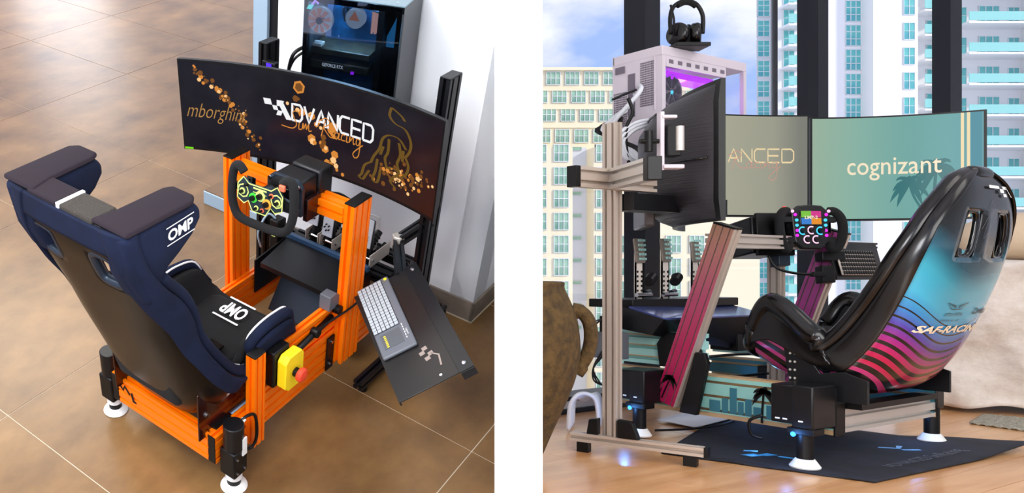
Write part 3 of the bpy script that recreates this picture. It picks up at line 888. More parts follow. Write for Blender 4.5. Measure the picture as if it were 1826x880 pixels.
BZ = .012
sm = lambda a, c, n=.0010: scr(BZ * .5 + a * (1 - BZ), .03 + c * .945, n)
b = Mb(); b.grid(lambda a, c: sm(a, c, .0008), K, 1); SCN = part(MN, 'screen', b, 'screen_gold_dark', smooth=True)
b = Mb(); b.grid(lambda a, c: scr(.004 + a * .03, .006 + c * .022, .0012), 2, 1); emis('green_led', '#7be01e', 1.0); part(MN, 'green_badge', b, 'green_led')
emis('gold_glow', '#d98a3a', 1.0); emis('gold_dim', '#7a4c22', 1.0); emis('gold_pale', '#ffc98a', 1.0); emis('ui_white', '#f4f4f6', 1.0); emis('bull_gold', '#6b5122', 1.0); emis('gold_text', '#b8874a', 1.0); emis('grey_smoke', '#1d2029', 1.0); emis('rust_glow', '#3f2010', 1.0)
asp = 1.16 * 1.02 / .375
def hexa(mb, a, c, r, n=6, rot=0, off=.0016):
    poly_on(mb, [(a + r / asp * math.cos(rot + 2 * PI * k / n), c + r * math.sin(rot + 2 * PI * k / n)) for k in range(n)], lambda x, y: sm(x, y, off))
rnd = random.Random(4)
gl = {m: Mb() for m in ('gold_glow', 'gold_dim', 'gold_pale')}
def sparkle(a0, c0, a1, c1, n, sp, rmin, rmax):
    for k in range(n):
        t = rnd.random()
        a = a0 + (a1 - a0) * t + rnd.gauss(0, sp / asp); c = c0 + (c1 - c0) * t + rnd.gauss(0, sp)
        r = rnd.uniform(rmin, rmax)
        if r < a < 1 - r / 2 and .03 < c < .97:
            hexa(gl[rnd.choice(['gold_glow', 'gold_dim', 'gold_dim', 'gold_pale'])], a, c, r, 6, rnd.random(), .0014 + rnd.random() * .0006)
sparkle(.03, .97, .10, .80, 16, .03, .01, .035); sparkle(.08, .86, .24, .38, 50, .025, .008, .028); sparkle(.19, .45, .29, .06, 26, .03, .01, .03)
sparkle(.42, .68, .60, .42, 16, .06, .015, .045); sparkle(.52, .40, .60, .06, 16, .05, .012, .045)
sparkle(.78, .22, .97, .36, 70, .06, .008, .028); sparkle(.74, .10, .90, .20, 14, .06, .01, .03)
hexa(gl['gold_glow'], .437, .885, .075, 6, .3); hexa(gl['gold_dim'], .437, .885, .050, 6, .3, .0022)
for a, c, r in ((.49, .345, .055), (.545, .27, .05), (.585, .235, .05), (.575, .54, .06), (.45, .62, .045), (.49, .6, .04), (.555, .12, .04)):
    hexa(gl['gold_glow'], a, c, r, 6, .2 + a)
for m_, mb in gl.items(): part(SCN, 'sparkles', mb, m_, smooth=None, kind='stuff')
s2 = lambda a, c: sm(a, c, .0026)
b = Mb(); letter(b, 'mborghini', s2, .015, .235, .32, .54, shear=.45, weight=-.01); part(SCN, 'script_lettering', b, 'gold_text', smooth=None)
ASP[0] = 3.05
b = Mb(); stroke_word(b, 'DVANCED', s2, .412, .735, .51, .69, .026)
strip(b, [(.362, .70), (.400, .50)], s2, .022)
for q_ in (((.300, .70), (.328, .70), (.334, .635), (.306, .635)), ((.334, .635), (.352, .635), (.358, .585), (.340, .585)), ((.352, .70), (.380, .70), (.372, .635), (.352, .635)), ((.356, .585), (.376, .585), (.368, .53), (.350, .53))):
    poly_on(b, q_, s2)
part(SCN, 'white_lettering', b, 'ui_white', smooth=None)
for w_ in (SCRIPT_SIM, SCRIPT_RACING):
    b = Mb(); script(b, w_, lambda a, c: sm(a, c, .0032), -.7, 7, -1.3, 1.95, .37, .70, .28, .62, .011); part(SCN, 'orange_lettering', b, 'gold_glow', smooth=None)
# line drawing of a charging bull
s3 = lambda a, c: sm(a, c, .0024)
b = Mb()
for ln in ([(.80, .95), (.795, .86), (.82, .80), (.86, .78), (.885, .68), (.885, .58), (.87, .50)],
           [(.80, .95), (.84, .90), (.855, .86)],
           [(.87, .50), (.885, .42), (.88, .33), (.86, .27), (.84, .25)],
           [(.87, .58), (.84, .66), (.80, .66), (.775, .60), (.765, .48), (.745, .38), (.735, .30)],
           [(.735, .30), (.71, .24), (.70, .13), (.69, .09), (.705, .07), (.715, .12), (.73, .2)],
           [(.76, .36), (.755, .22), (.745, .12), (.76, .09), (.77, .14), (.775, .25)],
           [(.80, .62), (.80, .48), (.79, .40), (.80, .30)], [(.84, .62), (.85, .5), (.84, .40), (.85, .30), (.83, .24), (.82, .17), (.84, .13)],
           [(.80, .30), (.82, .33), (.85, .31)], [(.78, .52), (.77, .42)], [(.86, .56), (.86, .44)]):
    strip(b, cr(ln, 4), s3, .011)
part(SCN, 'bull_drawing', b, 'bull_gold', smooth=None)
b = Mb(); b.box((1.72, 1.08, .92), (1.84, 1.22, 1.06)); part(MN, 'mount_arm', b, 'black_metal', bevel=.004)
b = Mb(); b.lathe([(.12, 0), (.11, .03), (.06, .04)], scr(.5, .5, -.045), CHN, 24); part(MN, 'rear_hub', b, 'black_plastic')
b = Mb(); b.tube([scr(.52, .02, -.03), scr(.50, -.10, -.06), scr(.48, -.14, -.10)], [.012, .014, .01], 8); part(MN, 'cable', b, 'black_plastic', smooth=True)

# ---- computer tower
PCa, PCb = V3((1.90, 1.385, 0)), V3((2.0, .998, 0))
pw = PCb - PCa; PW = pw.length; pu = pw.normalized(); pn = V3((-pu.y, pu.x, 0))   # pn points away from the viewer
if pn.x < 0: pn = -pn
pc = lambda a, d, z: PCa + pu * a + pn * d + V3((0, 0, z))
PZ0, PZ1 = .915, 1.425
TW = thing('computer_tower', 'large dark computer tower with glass side on the shelf behind the monitor', 'computer', tuple(pc(PW / 2, .12, PZ0)))
def pbox(a0, a1, d0, d1, z0, z1):
    mb = Mb(); mb.obox(pc((a0 + a1) / 2, (d0 + d1) / 2, (z0 + z1) / 2), pu * (a1 - a0) / 2, pn * (d1 - d0) / 2, V3((0, 0, (z1 - z0) / 2))); return mb
mat('case_grey', '#3c3f43', .45, .4); mat('case_top', '#6f8790', .35, .4); mat('board_blue', '#123a58', .4, col2='#1d5a86', nscale=14); mat('gpu_olive', '#1c1b15', .4, .2, col2='#3b382b', nscale=20)
D = .25
part(TW, 'side_panel', pbox(PW - .008, PW, 0, D, PZ0, PZ1), 'case_grey', bevel=.002)
part(TW, 'side_panel', pbox(0, .008, 0, D, PZ0, PZ1), 'case_grey', bevel=.002)
part(TW, 'top_panel', pbox(0, PW, 0, D, PZ1, PZ1 + .006), 'case_top', bevel=.002)
part(TW, 'bottom_panel', pbox(0, PW, 0, D, PZ0, PZ0 + .01), 'case_grey')
part(TW, 'back_panel', pbox(0, PW, D - .006, D, PZ0, PZ1), 'case_grey')
part(TW, 'motherboard', pbox(.02, PW - .09, D - .05, D - .04, PZ0 + .02, PZ1 - .03), 'board_blue')
for aa, bb_ in (((0, .016), (PZ0, PZ1)), ((PW - .026, PW - .008), (PZ0, PZ1))):
    part(TW, 'front_frame', pbox(aa[0], aa[1], -.004, 0, *bb_), 'black_gloss')
part(TW, 'front_frame', pbox(0, PW, -.004, 0, PZ1 - .022, PZ1), 'black_gloss')
g = part(TW, 'glass_panel', pbox(0.0, PW - .01, -.008, -.005, PZ0, PZ1), 'tinted_glass', smooth=None)
d = bpy.data.lights.new('case_glow', 'AREA'); d.shape = 'RECTANGLE'; d.size = .25; d.size_y = .03; d.energy = 7; d.color = (.45, .75, 1)
l = bpy.data.objects.new('case_glow', d); COL.objects.link(l); l.matrix_world = ML @ Matrix.Translation(pc(.18, .06, 1.405)) @ Matrix((( pu.x, pn.x, 0, 0), (pu.y, pn.y, 0, 0), (0, 0, 1, 0), (0, 0, 0, 1)))
emis('fan_rose', '#d98a78', .8); emis('fan_white', '#b9c4d6', .8); emis('ice_blue', '#2f7fb4', .9); emis('rose_led', '#ffb9a8', 1.0); emis('magenta_led', '#b32cff', 1.5)
def disc(mb, a, z, d, r, rz=None, n=28, a0=0, a1=2 * PI):
    rz = rz or r
    p = [pc(a + r * math.cos(a0 + (a1 - a0) * k / n), d, z + rz * math.sin(a0 + (a1 - a0) * k / n)) for k in range(n)]
    mb.add(p, [tuple(range(n))])
fan = Mb(); fan.lathe([(.012, 0), (.052, 0), (.052, .02), (.048, .02), (.048, .006), (.012, .006)], pc(.055, .05, 1.325), -pn, 30)
F_ = part(TW, 'fan', fan, 'fan_white', smooth=35)
for k in range(9):
    a = 2 * PI * k / 9
    b = Mb(); u1 = pu * math.cos(a) + Z * math.sin(a); u2 = pu * math.cos(a + .45) + Z * math.sin(a + .45)
    c_ = pc(.055, .028, 1.325)
    b.add([c_ + u1 * .014, c_ + u1 * .048, c_ + u2 * .048 - pn * .008, c_ + u2 * .014 - pn * .006], [(0, 1, 2, 3)])
    part(F_, 'fan_blade', b, 'fan_rose', solid=.002, smooth=None)
b = Mb(); b.cyl(pc(.055, .05, 1.325), pc(.055, .02, 1.325), .014, n=16); part(F_, 'fan_hub', b, 'black_plastic')
b = Mb(); b.lathe([(.040, 0), (.040, .03), (.034, .034), (.0, .034)], pc(.165, .16, 1.318), -pn, 28, closed=False); q = part(TW, 'cooler_pump', b, 'fan_white')
b = Mb(); disc(b, .165, 1.325, .124, .026, .026, 3, PI / 2, 2 * PI + PI / 2); part(q, 'pump_badge', b, 'fan_rose', smooth=None)
b = Mb(); b.tube(cr([tuple(pc(.13, .15, 1.33)), tuple(pc(.14, .12, 1.385)), tuple(pc(.22, .10, 1.40)), tuple(pc(.30, .12, 1.38))], 6), .008, 8); b.tube(cr([tuple(pc(.12, .15, 1.30)), tuple(pc(.13, .10, 1.37)), tuple(pc(.22, .08, 1.385)), tuple(pc(.30, .10, 1.36))], 6), .007, 8)
part(q, 'hose', b, 'dark_slate_metal', smooth=True)
for aa in (.232, .246):
    part(TW, 'memory_stick', pbox(aa, aa + .006, .14, .17, 1.265, 1.37), 'rose_led')
part(TW, 'graphics_card', pbox(.02, .27, .03, .17, 1.13, 1.165), 'gpu_olive', bevel=.004)
g = part(TW, 'graphics_card', pbox(.02, .27, .03, .17, 1.19, 1.215), 'gpu_olive', bevel=.004)
part(TW, 'bracket', pbox(.03, .07, .02, .06, 1.222, 1.235), 'silver', bevel=.002)
b = Mb(); letter(b, 'GEFORCE RTX', lambda a, c: pc(.075 + a * .09, .0285, 1.143 + c * .014), 0, 1, 0, 1, weight=.02); part(TW, 'lettering', b, 'ui_white', smooth=None)
part(TW, 'indicator', pbox(.20, .212, .022, .03, 1.13, 1.14), 'magenta_led')
b = Mb(); b.prism([(.0, 0), (.055, 0), (.062, .02), (.05, .10), (.035, .125), (.0, .04)], .01, pc(.315, .10, 1.24), pu, Z); part(TW, 'ice_ornament', b, 'ice_blue', smooth=None)
part(TW, 'drive_cage', pbox(.285, .31, .05, .2, 1.0, 1.40), 'black_plastic')
emis('holo_cyan', '#7fe3f0', .9); emis('holo_violet', '#b7a8ff', .9)
b = Mb(); poly_on(b, [(0, 0), (.02, .0), (.03, .018), (.01, .018)], lambda a, c: pc(.012 + a, -.0095, 1.375 + c)); part(TW, 'sticker', b, 'holo_cyan', smooth=None)
b = Mb(); strip(b, [(.018, .012), (.035, .035), (.05, .025)], lambda a, c: pc(.012 + a, -.0095, 1.375 + c), .010); part(TW, 'sticker', b, 'holo_violet', smooth=None)
for k in range(3):
    b = Mb(); b.cyl(pc(.02 + k * .17, .03, PZ1 + .006), pc(.02 + k * .17, .03, PZ1 + .009), .004, n=10); part(TW, 'screw', b, 'chrome')
b = Mb(); b.tube(cr([tuple(pc(-.0, .10, 1.20)), (1.93, 1.45, 1.17), (1.92, 1.47, 1.08), (1.90, 1.46, 1.0)], 6), .008, 8); b.tube(cr([tuple(pc(-.0, .12, 1.18)), (1.95, 1.46, 1.14), (1.94, 1.49, 1.05), (1.92, 1.47, .98)], 6), .006, 8)
part(TW, 'power_cable', b, 'black_plastic', smooth=True)

# ---- wall outlets
for y, z in ((1.185, .30),):
    T = thing('wall_outlet', 'white double wall outlet behind the big orange post', 'outlet', (XW, y, z))
    b = Mb(); b.box((XW - .006, y - .03, z - .055), (XW, y + .03, z + .055)); part(T, 'cover_plate', b, 'label_white', bevel=.002)
    for dz in (-.025, .025):
        b = Mb(); b.box((XW - .0075, y - .016, z + dz - .016), (XW - .006, y + .016, z + dz + .016)); q = part(T, 'socket', b, 'wall_white')
        b = Mb(); b.box((XW - .0085, y - .008, z + dz - .005), (XW - .0075, y - .005, z + dz + .006)); b.box((XW - .0085, y + .005, z + dz - .005), (XW - .0075, y + .008, z + dz + .006)); part(q, 'slot', b, 'black_plastic')
b = Mb(); b.box((XW - .03, 1.235, .27), (XW - .006, 1.265, .30))

# ---- keyboard tray on its arm
Rt = Matrix(((0.648687, 0.665726, -0.368801), (-0.572195, 0.746132, 0.340412), (0.501795, -0.009795, 0.864931)))
tc0 = V3((1.3709507, 0.4925649, 0.5596678))
tp = lambda a, c, n=0.0: tc0 + Rt @ V3((a, c, n))
TX, TY, TN = Rt @ X, Rt @ Y, Rt @ Z
def tbox(a0, a1, c0_, c1_, n0, n1):
    mb = Mb(); mb.obox(tp((a0 + a1) / 2, (c0_ + c1_) / 2, (n0 + n1) / 2), TX * (a1 - a0) / 2, TY * (c1_ - c0_) / 2, TN * (n1 - n0) / 2); return mb
TR = thing('keyboard_tray', 'tilted dark metal keyboard tray with checkered emblem, hanging beside the orange rig', 'tray', tuple(tc0))
part(TR, 'plate', tbox(-.126, .10, -.295, .295, -.005, .0), 'tray_black', bevel=.0015)
part(TR, 'folded_edge', tbox(-.129, -.124, -.295, .295, -.016, .0), 'tray_black')
bb = Mb(); beam(bb, tp(.112, -.30, -.014), tp(.112, .30, -.014), TX, .045, .03, 1, 1); part(TR, 'edge_rail', bb, 'black_metal', smooth=None, bevel=.001)
part(TR, 'edge_cover', tbox(.085, .136, -.30, .30, .001, .004), 'black_metal', bevel=.001)
part(TR, 'end_cap', tbox(.088, .136, -.306, -.300, -.030, .002), 'black_plastic')
for c_ in (-.27, .27):
    b = Mb(); b.lathe([(.008, 0), (.007, .003), (.004, .004)], tp(.112, c_, .004), TN, 14); part(TR, 'screw', b, 'chrome')
b = Mb(); b.lathe([(.006, 0), (.005, .003)], tp(.03, -.27, 0), TN, 12); part(TR, 'screw', b, 'chrome')
mat('emblem_taupe', '#8d7f76', .5)
ft = lambda a, c: tp(.012 + a, -.20 + c, .0008)
b = Mb()
for x0_, y0_ in ((.0, .062), (-.014, .046), (.012, .03), (-.004, .014)):
    poly_on(b, [(x0_, y0_), (x0_ + .018, y0_ + .003), (x0_ + .016, y0_ + .02), (x0_ - .002, y0_ + .017)], ft)
strip(b, [(.02, .04), (.042, .018), (.034, -.03)], ft, .006)
part(TR, 'emblem', b, 'emblem_taupe', smooth=None, label='taupe checkered flag emblem')
# arm: two short black links with silver joint
j1, j2, j3 = V3((1.855, .70, .70)), V3((1.78, .79, .60)), tp(.06, .29, -.02)
bb = Mb(); beam(bb, j1, j2, Z, .04, .04, 1, 1); part(TR, 'arm_link', bb, 'black_metal', smooth=None)
bb = Mb(); beam(bb, j2, j3, Z, .04, .04, 1, 1); part(TR, 'arm_link', bb, 'black_metal', smooth=None)
b = Mb(); b.cyl(j2 + V3((0, 0, -.03)), j2 + V3((0, 0, .028)), .026, n=6); part(TR, 'joint', b, 'silver', bevel=.004, label='silver arm joint')

# ---- keyboard lying on the tray
kr = Matrix.Rotation(math.radians(-1.5), 3, 'Z')
kp = lambda a, c, n=0.0: tp(*(V3((-.051, .100, .0)) + kr @ V3((a, c, n))))
KX = (kp(1, 0, 0) - kp(0, 0, 0)); KY = (kp(0, 1, 0) - kp(0, 0, 0))
def kbox(a0, a1, c0_, c1_, n0, n1):
    mb = Mb(); mb.obox(kp((a0 + a1) / 2, (c0_ + c1_) / 2, (n0 + n1) / 2), KX * (a1 - a0) / 2, KY * (c1_ - c0_) / 2, TN * (n1 - n0) / 2); return mb
KB = thing('keyboard', 'slim grey keyboard with touchpad and yellow marks lying on the dark tray', 'keyboard', tuple(kp(0, 0)))
part(KB, 'body', kbox(-.064, .064, -.20, .20, .0, .014), 'grey_plastic', bevel=.006, seg=3)
part(KB, 'key_bed', kbox(-.062, .036, -.075, .188, .0142, .0150), 'black_plastic')
keyb = Mb(); keyb.box((-.0068, -.0068, 0), (.0068, .0068, .003)); kme = mesh_from(keyb, 'key', ['key_grey'])
rotK = Matrix((KX, KY, TN)).transposed()
for r_ in range(6):
    for c_ in range(16):
        a = -.0545 + r_ * .0163; c = -.066 + c_ * .01645
        if r_ == 0 and 5 < c_ < 10: 
            if c_ != 6: continue
            inst(KB, 'key', kme, kp(a, c + .0247, .015), (1, 4.6, 1), rotK); continue
        inst(KB, 'key', kme, kp(a, c, .015), (1, 1, 1), rotK)
part(KB, 'touchpad', kbox(-.045, .030, -.165, -.088, .0142, .0148), 'touchpad_grey')
b = Mb()
for k in range(7): strip(b, [(-.030, -.10 - k * .009), (-.030, -.105 - k * .009)], lambda a, c: kp(a, c, .0153), .008)
part(KB, 'yellow_marks', b, 'yellow_plastic', smooth=None)
b = Mb(); b.lathe([(.007, 0), (.006, .002)], kp(.052, .185, .014), TN, 14); part(KB, 'yellow_button', b, 'yellow_plastic')
b = Mb(); letter(b, 'logitech', lambda a, c: kp(.046 + c * .008, -.11 - a * .03, .0145), 0, 1, 0, 1); part(KB, 'lettering', b, 'label_white', smooth=None)
b = Mb()
for k in range(6): b.add(kbox(.040, .043, -.085 - .014 * k, -.077 - .014 * k, .0142, .0150).v, kbox(0, 1, 0, 1, 0, 1).f)
part(KB, 'media_keys', b, 'label_white')
# =================================================================== RIGHT: high-rise living room with the silver rig
FR['M'] = MR
FW, RT = V3((0.87495455, -0.48420505, 0)), V3((-0.48420505, -0.87495455, 0))
def at(rx, d, z):
    """place given by sideways offset, distance ahead and height (metres from the tripod)"""
    return V3((CAM.x, CAM.y, 0)) + FW * d + RT * rx + V3((0, 0, z))
mat('oak_plank', '#c48c58', 0.28, col2='#dbaa78', nscale=3.0, stretch=(6, .7, 1), bump=.02, bscale=30, detail=6, coat=.15)
mat('plank_gap', '#6b4a33', .8)
mat('mullion', '#1b1d24', .5, spec=.3); mat('mullion_dark', '#17171a', .5)
mat('sill_white', '#d9d6d2', .5)
mat('linen', '#e6ddd2', .95, bump=.8, bscale=22, col2='#dcd1c5', nscale=30)
mat('linen_pillow', '#d9c2a4', .95, bump=.2, bscale=60)
mat('woven_rug', '#b4afa0', .95, bump=.8, bscale=180, col2='#8d8979', nscale=160)
mat('clay', '#3a2b14', .92, bump=.7, bscale=70, col2='#5a4521', nscale=40)
mat('cable_white', '#d8dbe2', .5)
mat('silver_alu', '#c4b8ac', .36, .4)
mat('silver_bright', '#d2cec8', .35, .55)
mat('teal_print', '#79b3ac', .35, .1, col2='#8cc4bb', nscale=6); mat('teal_dark', '#2f6f7f', .35, .1); mat('gold_edge', '#c9ab82', .35, .4)
mat('pale_teal', '#a8dcd6', .35, .1)
mat('black_vinyl', '#060506', .24, coat=.15, spec=.35)
mat('mat_navy', '#0b0e17', .8, bump=.15, bscale=90, col2='#1b2030', nscale=3, stretch=(1, 5, 1))
mat('white_case', '#cfc6cf', .45); mat('case_shadow', '#6e6572', .6)  # darker mauve grey for perforation, vents, ports, fans and board
mat('paper_white', '#e8eaf0', .6)
emis('blue_led', '#2a7bff', 6.0); emis('purple_glow', '#a018e8', 1.6); emis('cyan_led', '#46c7f0', 1.4); emis('magenta_light', '#e02ce0', 1.4); emis('pink_led', '#ffd0ea', 1.2)
emis('sage_screen', '#a09e88', 1.0)

# ---- floor of single planks
b = Mb(); b.box((-0.6, -8.2, -.05), (2.66, .6, -.006))
fl = single('floor', b, 'plank_gap', kind='structure', smooth=None); clip_at_divider(fl, False)
pr_ = random.Random(3)
x = 2.66
k = 0
while x > .55:
    w_ = .118
    y = -8.2 + pr_.uniform(0, .8)
    ys = [-8.2, y]
    while ys[-1] < .2: ys.append(ys[-1] + 1.15)
    for a, c in zip(ys[:-1], ys[1:]):
        if c - a < .02: continue
        # only where the lens can look
        b = Mb(); b.box((x - w_ + .0008, a + .0008, -.02), (x - .0008, c - .0008, pr_.uniform(-.0003, .0003)))
        t = part(fl, 'plank', b, 'oak_plank', smooth=None)
        if clip_at_divider(t, False) < 4: bpy.data.objects.remove(t)
    x -= w_
# ---- window wall
XWIN = 2.66
def pillar(n, y0, y1, dep):
    b = Mb(); b.box((XWIN, y0, -.0), (XWIN + dep, y1, 3.2)); return single('window_%d' % n, b, 'mullion', kind='structure', smooth=None)
pillar(1, -3.500, -3.601, .10)
pillar(2, -4.860, -4.954, .10)
pillar(3, -6.31, -6.457, .09)
b = Mb(); b.box((XWIN - .02, -9, -.02), (XWIN + .12, -1.6, .018)); s_ = single('trim_window_track', b, 'mullion_dark', kind='structure', smooth=None); clip_at_divider(s_, False)
b = Mb(); b.box((XWIN - .005, -9, .018), (XWIN + .12, -1.6, .045)); s_ = single('trim_window_sill', b, 'sill_white', kind='structure', smooth=None); clip_at_divider(s_, False)
b = Mb(); b.box((XWIN, -9, .045), (XWIN + .12, -1.6, .062)); s_ = single('trim_window_rail', b, 'mullion_dark', kind='structure', smooth=None); clip_at_divider(s_, False)
for i, (a, c) in enumerate(((-3.500, -1.6), (-4.860, -3.601), (-6.31, -4.954), (-9, -6.457))):
    b = Mb(); b.box((XWIN + .05, a, .06), (XWIN + .056, c, 3.2)); s_ = single('window_%d_glass' % (i + 4), b, 'clear_glass', kind='structure', smooth=None); clip_at_divider(s_, False)
    s_.name = 'window_%d' % (i + 4)
b = Mb(); b.box((-1.2, -9, 2.9), (XWIN + .12, 1.5, 3.0)); s_ = single('ceiling', b, 'wall_white', kind='structure', smooth=None); clip_at_divider(s_, False)
b = Mb(); b.box((-1.25, -9, 0), (-1.2, 1.4, 3.0)); b.box((-1.25, 1.4, 0), (-1.2, 5.5, 7.0)); b.box((-1.25, -9, 3.0), (-1.2, 1.4, 7.0)); s_ = single('wall_back', b, 'wall_white', kind='structure', smooth=None)  # raised and extended past the room to keep sun off the left stage
b = Mb(); b.box((-1.2, -9.05, 0), (XWIN, -9.0, 3.0)); s_ = single('wall_far_side', b, 'wall_white', kind='structure', smooth=None)

# ---- city outside
mat('cream_facade', '#f1e4c2', .8); mat('white_facade', '#f0eeee', .8); mat('grey_facade', '#d3d5da', .8); mat('teal_glass', '#62c8c0', .3, col2='#3b9fac', nscale=.35, spec=.3)
mat('sage_glass', '#a9cdb0', .3, col2='#6f9a86', nscale=.6, spec=.3); mat('rail_glass', '#8fd4cf', .2); mat('far_facade', '#dfe4ee', .8); mat('far_window', '#8fa5bf', .4); mat('street_haze', '#8d9a90', .9)
def building(name, label, u, d, yaw=0.0):
    """frame of a facade: x sideways, y away, z up, origin at eye height"""
    R_ = Matrix((RT, FW, V3((0, 0, 1)))).transposed() @ Matrix.Rotation(yaw, 3, 'Z')
    O = at((u - 444) / 1450 * d, d, CAM.z)
    FR['M'] = Matrix.Translation(O) @ R_.to_4x4()
    return thing(name, label, 'building', (0, 0, 0))
def win_mesh(w, h, nx, nz, fm):
    fr = Mb(); t = min(w, h) * .035
    fr.box((-w / 2, -.02, -h / 2), (w / 2, .25, -h / 2 + t)); fr.box((-w / 2, -.02, h / 2 - t), (w / 2, .25, h / 2))
    fr.box((-w / 2, -.02, -h / 2), (-w / 2 + t, .25, h / 2)); fr.box((w / 2 - t, -.02, -h / 2), (w / 2, .25, h / 2))
    for i in range(1, nx): fr.box((-w / 2 + w * i / nx - t / 2, -.02, -h / 2), (-w / 2 + w * i / nx + t / 2, .1, h / 2))
    for i in range(1, nz): fr.box((-w / 2, -.02, -h / 2 + h * i / nz - t / 2), (w / 2, .1, -h / 2 + h * i / nz + t / 2))
    pn_ = Mb(); pn_.box((-w / 2, .03, -h / 2), (w / 2, .2, h / 2))
    return mesh_from(fr, 'window', [fm]), pn_
def put_win(T, wm, pm, x_, z_, y_=-.08):
    o = inst(T, 'window', wm, (x_, y_, z_))
    p = bpy.data.objects.new('pane', pm); COL.objects.link(p); p.parent = o
    return o
# A: cream apartment block on the left
D_ = 60.0; px = D_ / 1450
A = building('apartment_block', 'cream apartment block with greenish windows, seen left behind the clay urn', 968, D_)
b = Mb(); b.box((-22, 0, -40), (10.8, 12, (490 - 122) * px)); part(A, 'upper_wall', b, 'cream_facade', smooth=None)
b = Mb(); b.box((-22, -.35, (490 - 127) * px), (10.8, 0, (490 - 122) * px)); 
for v in (160, 193, 226): b.box((-22, -.12, (490 - v) * px - .1), (10.8, 0, (490 - v) * px + .06))
part(A, 'cornice', b, 'cream_facade', smooth=None)
for v in range(285, 760, 39):
    pass
b = Mb(); b.box((-22, -2.4, -40), (30 * px, 0, (490 - 272) * px)); part(A, 'bay', b, 'cream_facade', smooth=None)
b = Mb(); b.box((66 * px, -2.4, -40), (14.5, 0, (490 - 272) * px)); part(A, 'bay', b, 'cream_facade', smooth=None)
b = Mb(); b.box((30 * px, -1.2, -40), (66 * px, 0, (490 - 268) * px)); part(A, 'recess_wall', b, 'grey_facade', smooth=None)
wm_, pn_ = win_mesh(26 * px, 24 * px, 3, 2, 'white_facade'); pm_ = mesh_from(pn_, 'pane', ['sage_glass'])
for r in range(4):
    for c in range(-2, 8):
        put_win(A, wm_, pm_, (18 + c * 34 + (0, 11, 26, 16)[r]) * px, (490 - (140, 172, 205, 243)[r]) * px)
wm2, pn2 = win_mesh(26 * px, 30 * px, 3, 2, 'white_facade'); pm2 = mesh_from(pn2, 'pane', ['sage_glass'])
wm3, pn3 = win_mesh(17 * px, 6 * px, 1, 1, 'white_facade'); pm3 = mesh_from(pn3, 'pane', ['sage_glass'])
for r in range(12):
    v = 282 + 39 * r
    for u in (-28, 10, 82, 122, 162, 202, 242):
        if v > 420 or u < 100: put_win(A, wm2, pm2, u * px, (490 - v) * px, -2.48)
    put_win(A, wm3, pm3, 48 * px, (490 - v + 12) * px, -1.28)
# B: far pale tower
D_ = 260.0; px = D_ / 1450
B_ = building('far_tower', 'distant pale high-rise with a grid of tiny windows behind the crossbar', 1262, D_)
b = Mb(); b.box((0, 0, -90), (68 * px, 20, (490 - 425) * px)); part(B_, 'wall', b, 'far_facade', smooth=None)
b = Mb()
for r in range(24):
    for c in range(9): b.box(((3 + c * 7.3) * px, -.3, (490 - 431 - r * 11) * px), ((7 + c * 7.3) * px, .2, (490 - 437 - r * 11) * px))
part(B_, 'windows', b, 'far_window', smooth=None, kind='stuff')
B2 = building('far_tower', 'hazy far tower right of the pale one, below the steering motor', 1330, 300.0)
px = 300 / 1450
b = Mb(); b.box((0, 0, -90), (34 * px, 20, (490 - 455) * px)); part(B2, 'wall', b, 'grey_facade', smooth=None)
b = Mb()
for r in range(20):
    for c in range(5): b.box(((3 + c * 6.3) * px, -.3, (490 - 461 - r * 11) * px), ((7 + c * 6.3) * px, .2, (490 - 467 - r * 11) * px))
part(B2, 'windows', b, 'far_window', smooth=None, kind='stuff')
# C: white condominium tower with teal balconies
D_ = 100.0; px = D_ / 1450
C_ = building('condominium_tower', 'tall white condominium tower with teal windows and balconies behind the right monitor', 1361, D_)
b = Mb(); b.prism([(26 * px, 0), (520 * px, 0), (520 * px + 16, 25), (26 * px + 16, 25)], 120, (0, 0, -60), X, Y); part(C_, 'wall', b, 'white_facade', smooth=None)
b = Mb(); b.prism([(2 * px, 1.5), (28 * px, 1.5), (28 * px + 10, 15), (2 * px + 9.4, 15)], 120, (0, 0, -60), X, Y); part(C_, 'wall', b, 'grey_facade', smooth=None)
b = Mb(); b.box((174 * px, -2.0, -60), (252 * px, 0, 60)); part(C_, 'wall_pier', b, 'white_facade', smooth=None)
b = Mb(); b.box((459 * px, -2.6, -60), (520 * px, 0, 60)); part(C_, 'wall_pier', b, 'white_facade', smooth=None)
def balcony(x0, x1, z, dep=2.2):
    s = Mb(); s.box((x0, -dep, z - .25), (x1, 0, z)); o = part(C_, 'balcony', s, 'white_facade', smooth=None)
    r_ = Mb(); r_.box((x0, -dep - .02, z + .1), (x1, -dep + .05, z + 1.15)); g_ = part(o, 'rail_panel', r_, 'rail_glass', smooth=None)
    return o
wmA, pnA = win_mesh(28 * px, 38 * px, 3, 3, 'white_facade'); pmA = mesh_from(pnA, 'pane', ['teal_glass'])
wmB, pnB = win_mesh(20 * px, 30 * px, 2, 2, 'white_facade'); pmB = mesh_from(pnB, 'pane', ['teal_glass'])
wmC, pnC = win_mesh(38 * px, 36 * px, 3, 1, 'white_facade'); pmC = mesh_from(pnC, 'pane', ['teal_glass'])
wmD, pnD = win_mesh(22 * px, 30 * px, 2, 3, 'white_facade'); pmD = mesh_from(pnD, 'pane', ['teal_glass'])
for r in range(17):
    v = 20 + (r - 1) * 43.5
    put_win(C_, wmA, pmA, (160) * px, (490 - v) * px)
    put_win(C_, wmB, pmB, (236) * px, (490 - v - 1) * px, -2.09)
    balcony(262 * px, 326 * px, (490 - v - 6) * px)
    put_win(C_, wmB, pmB, 300 * px, (490 - v + 12) * px)
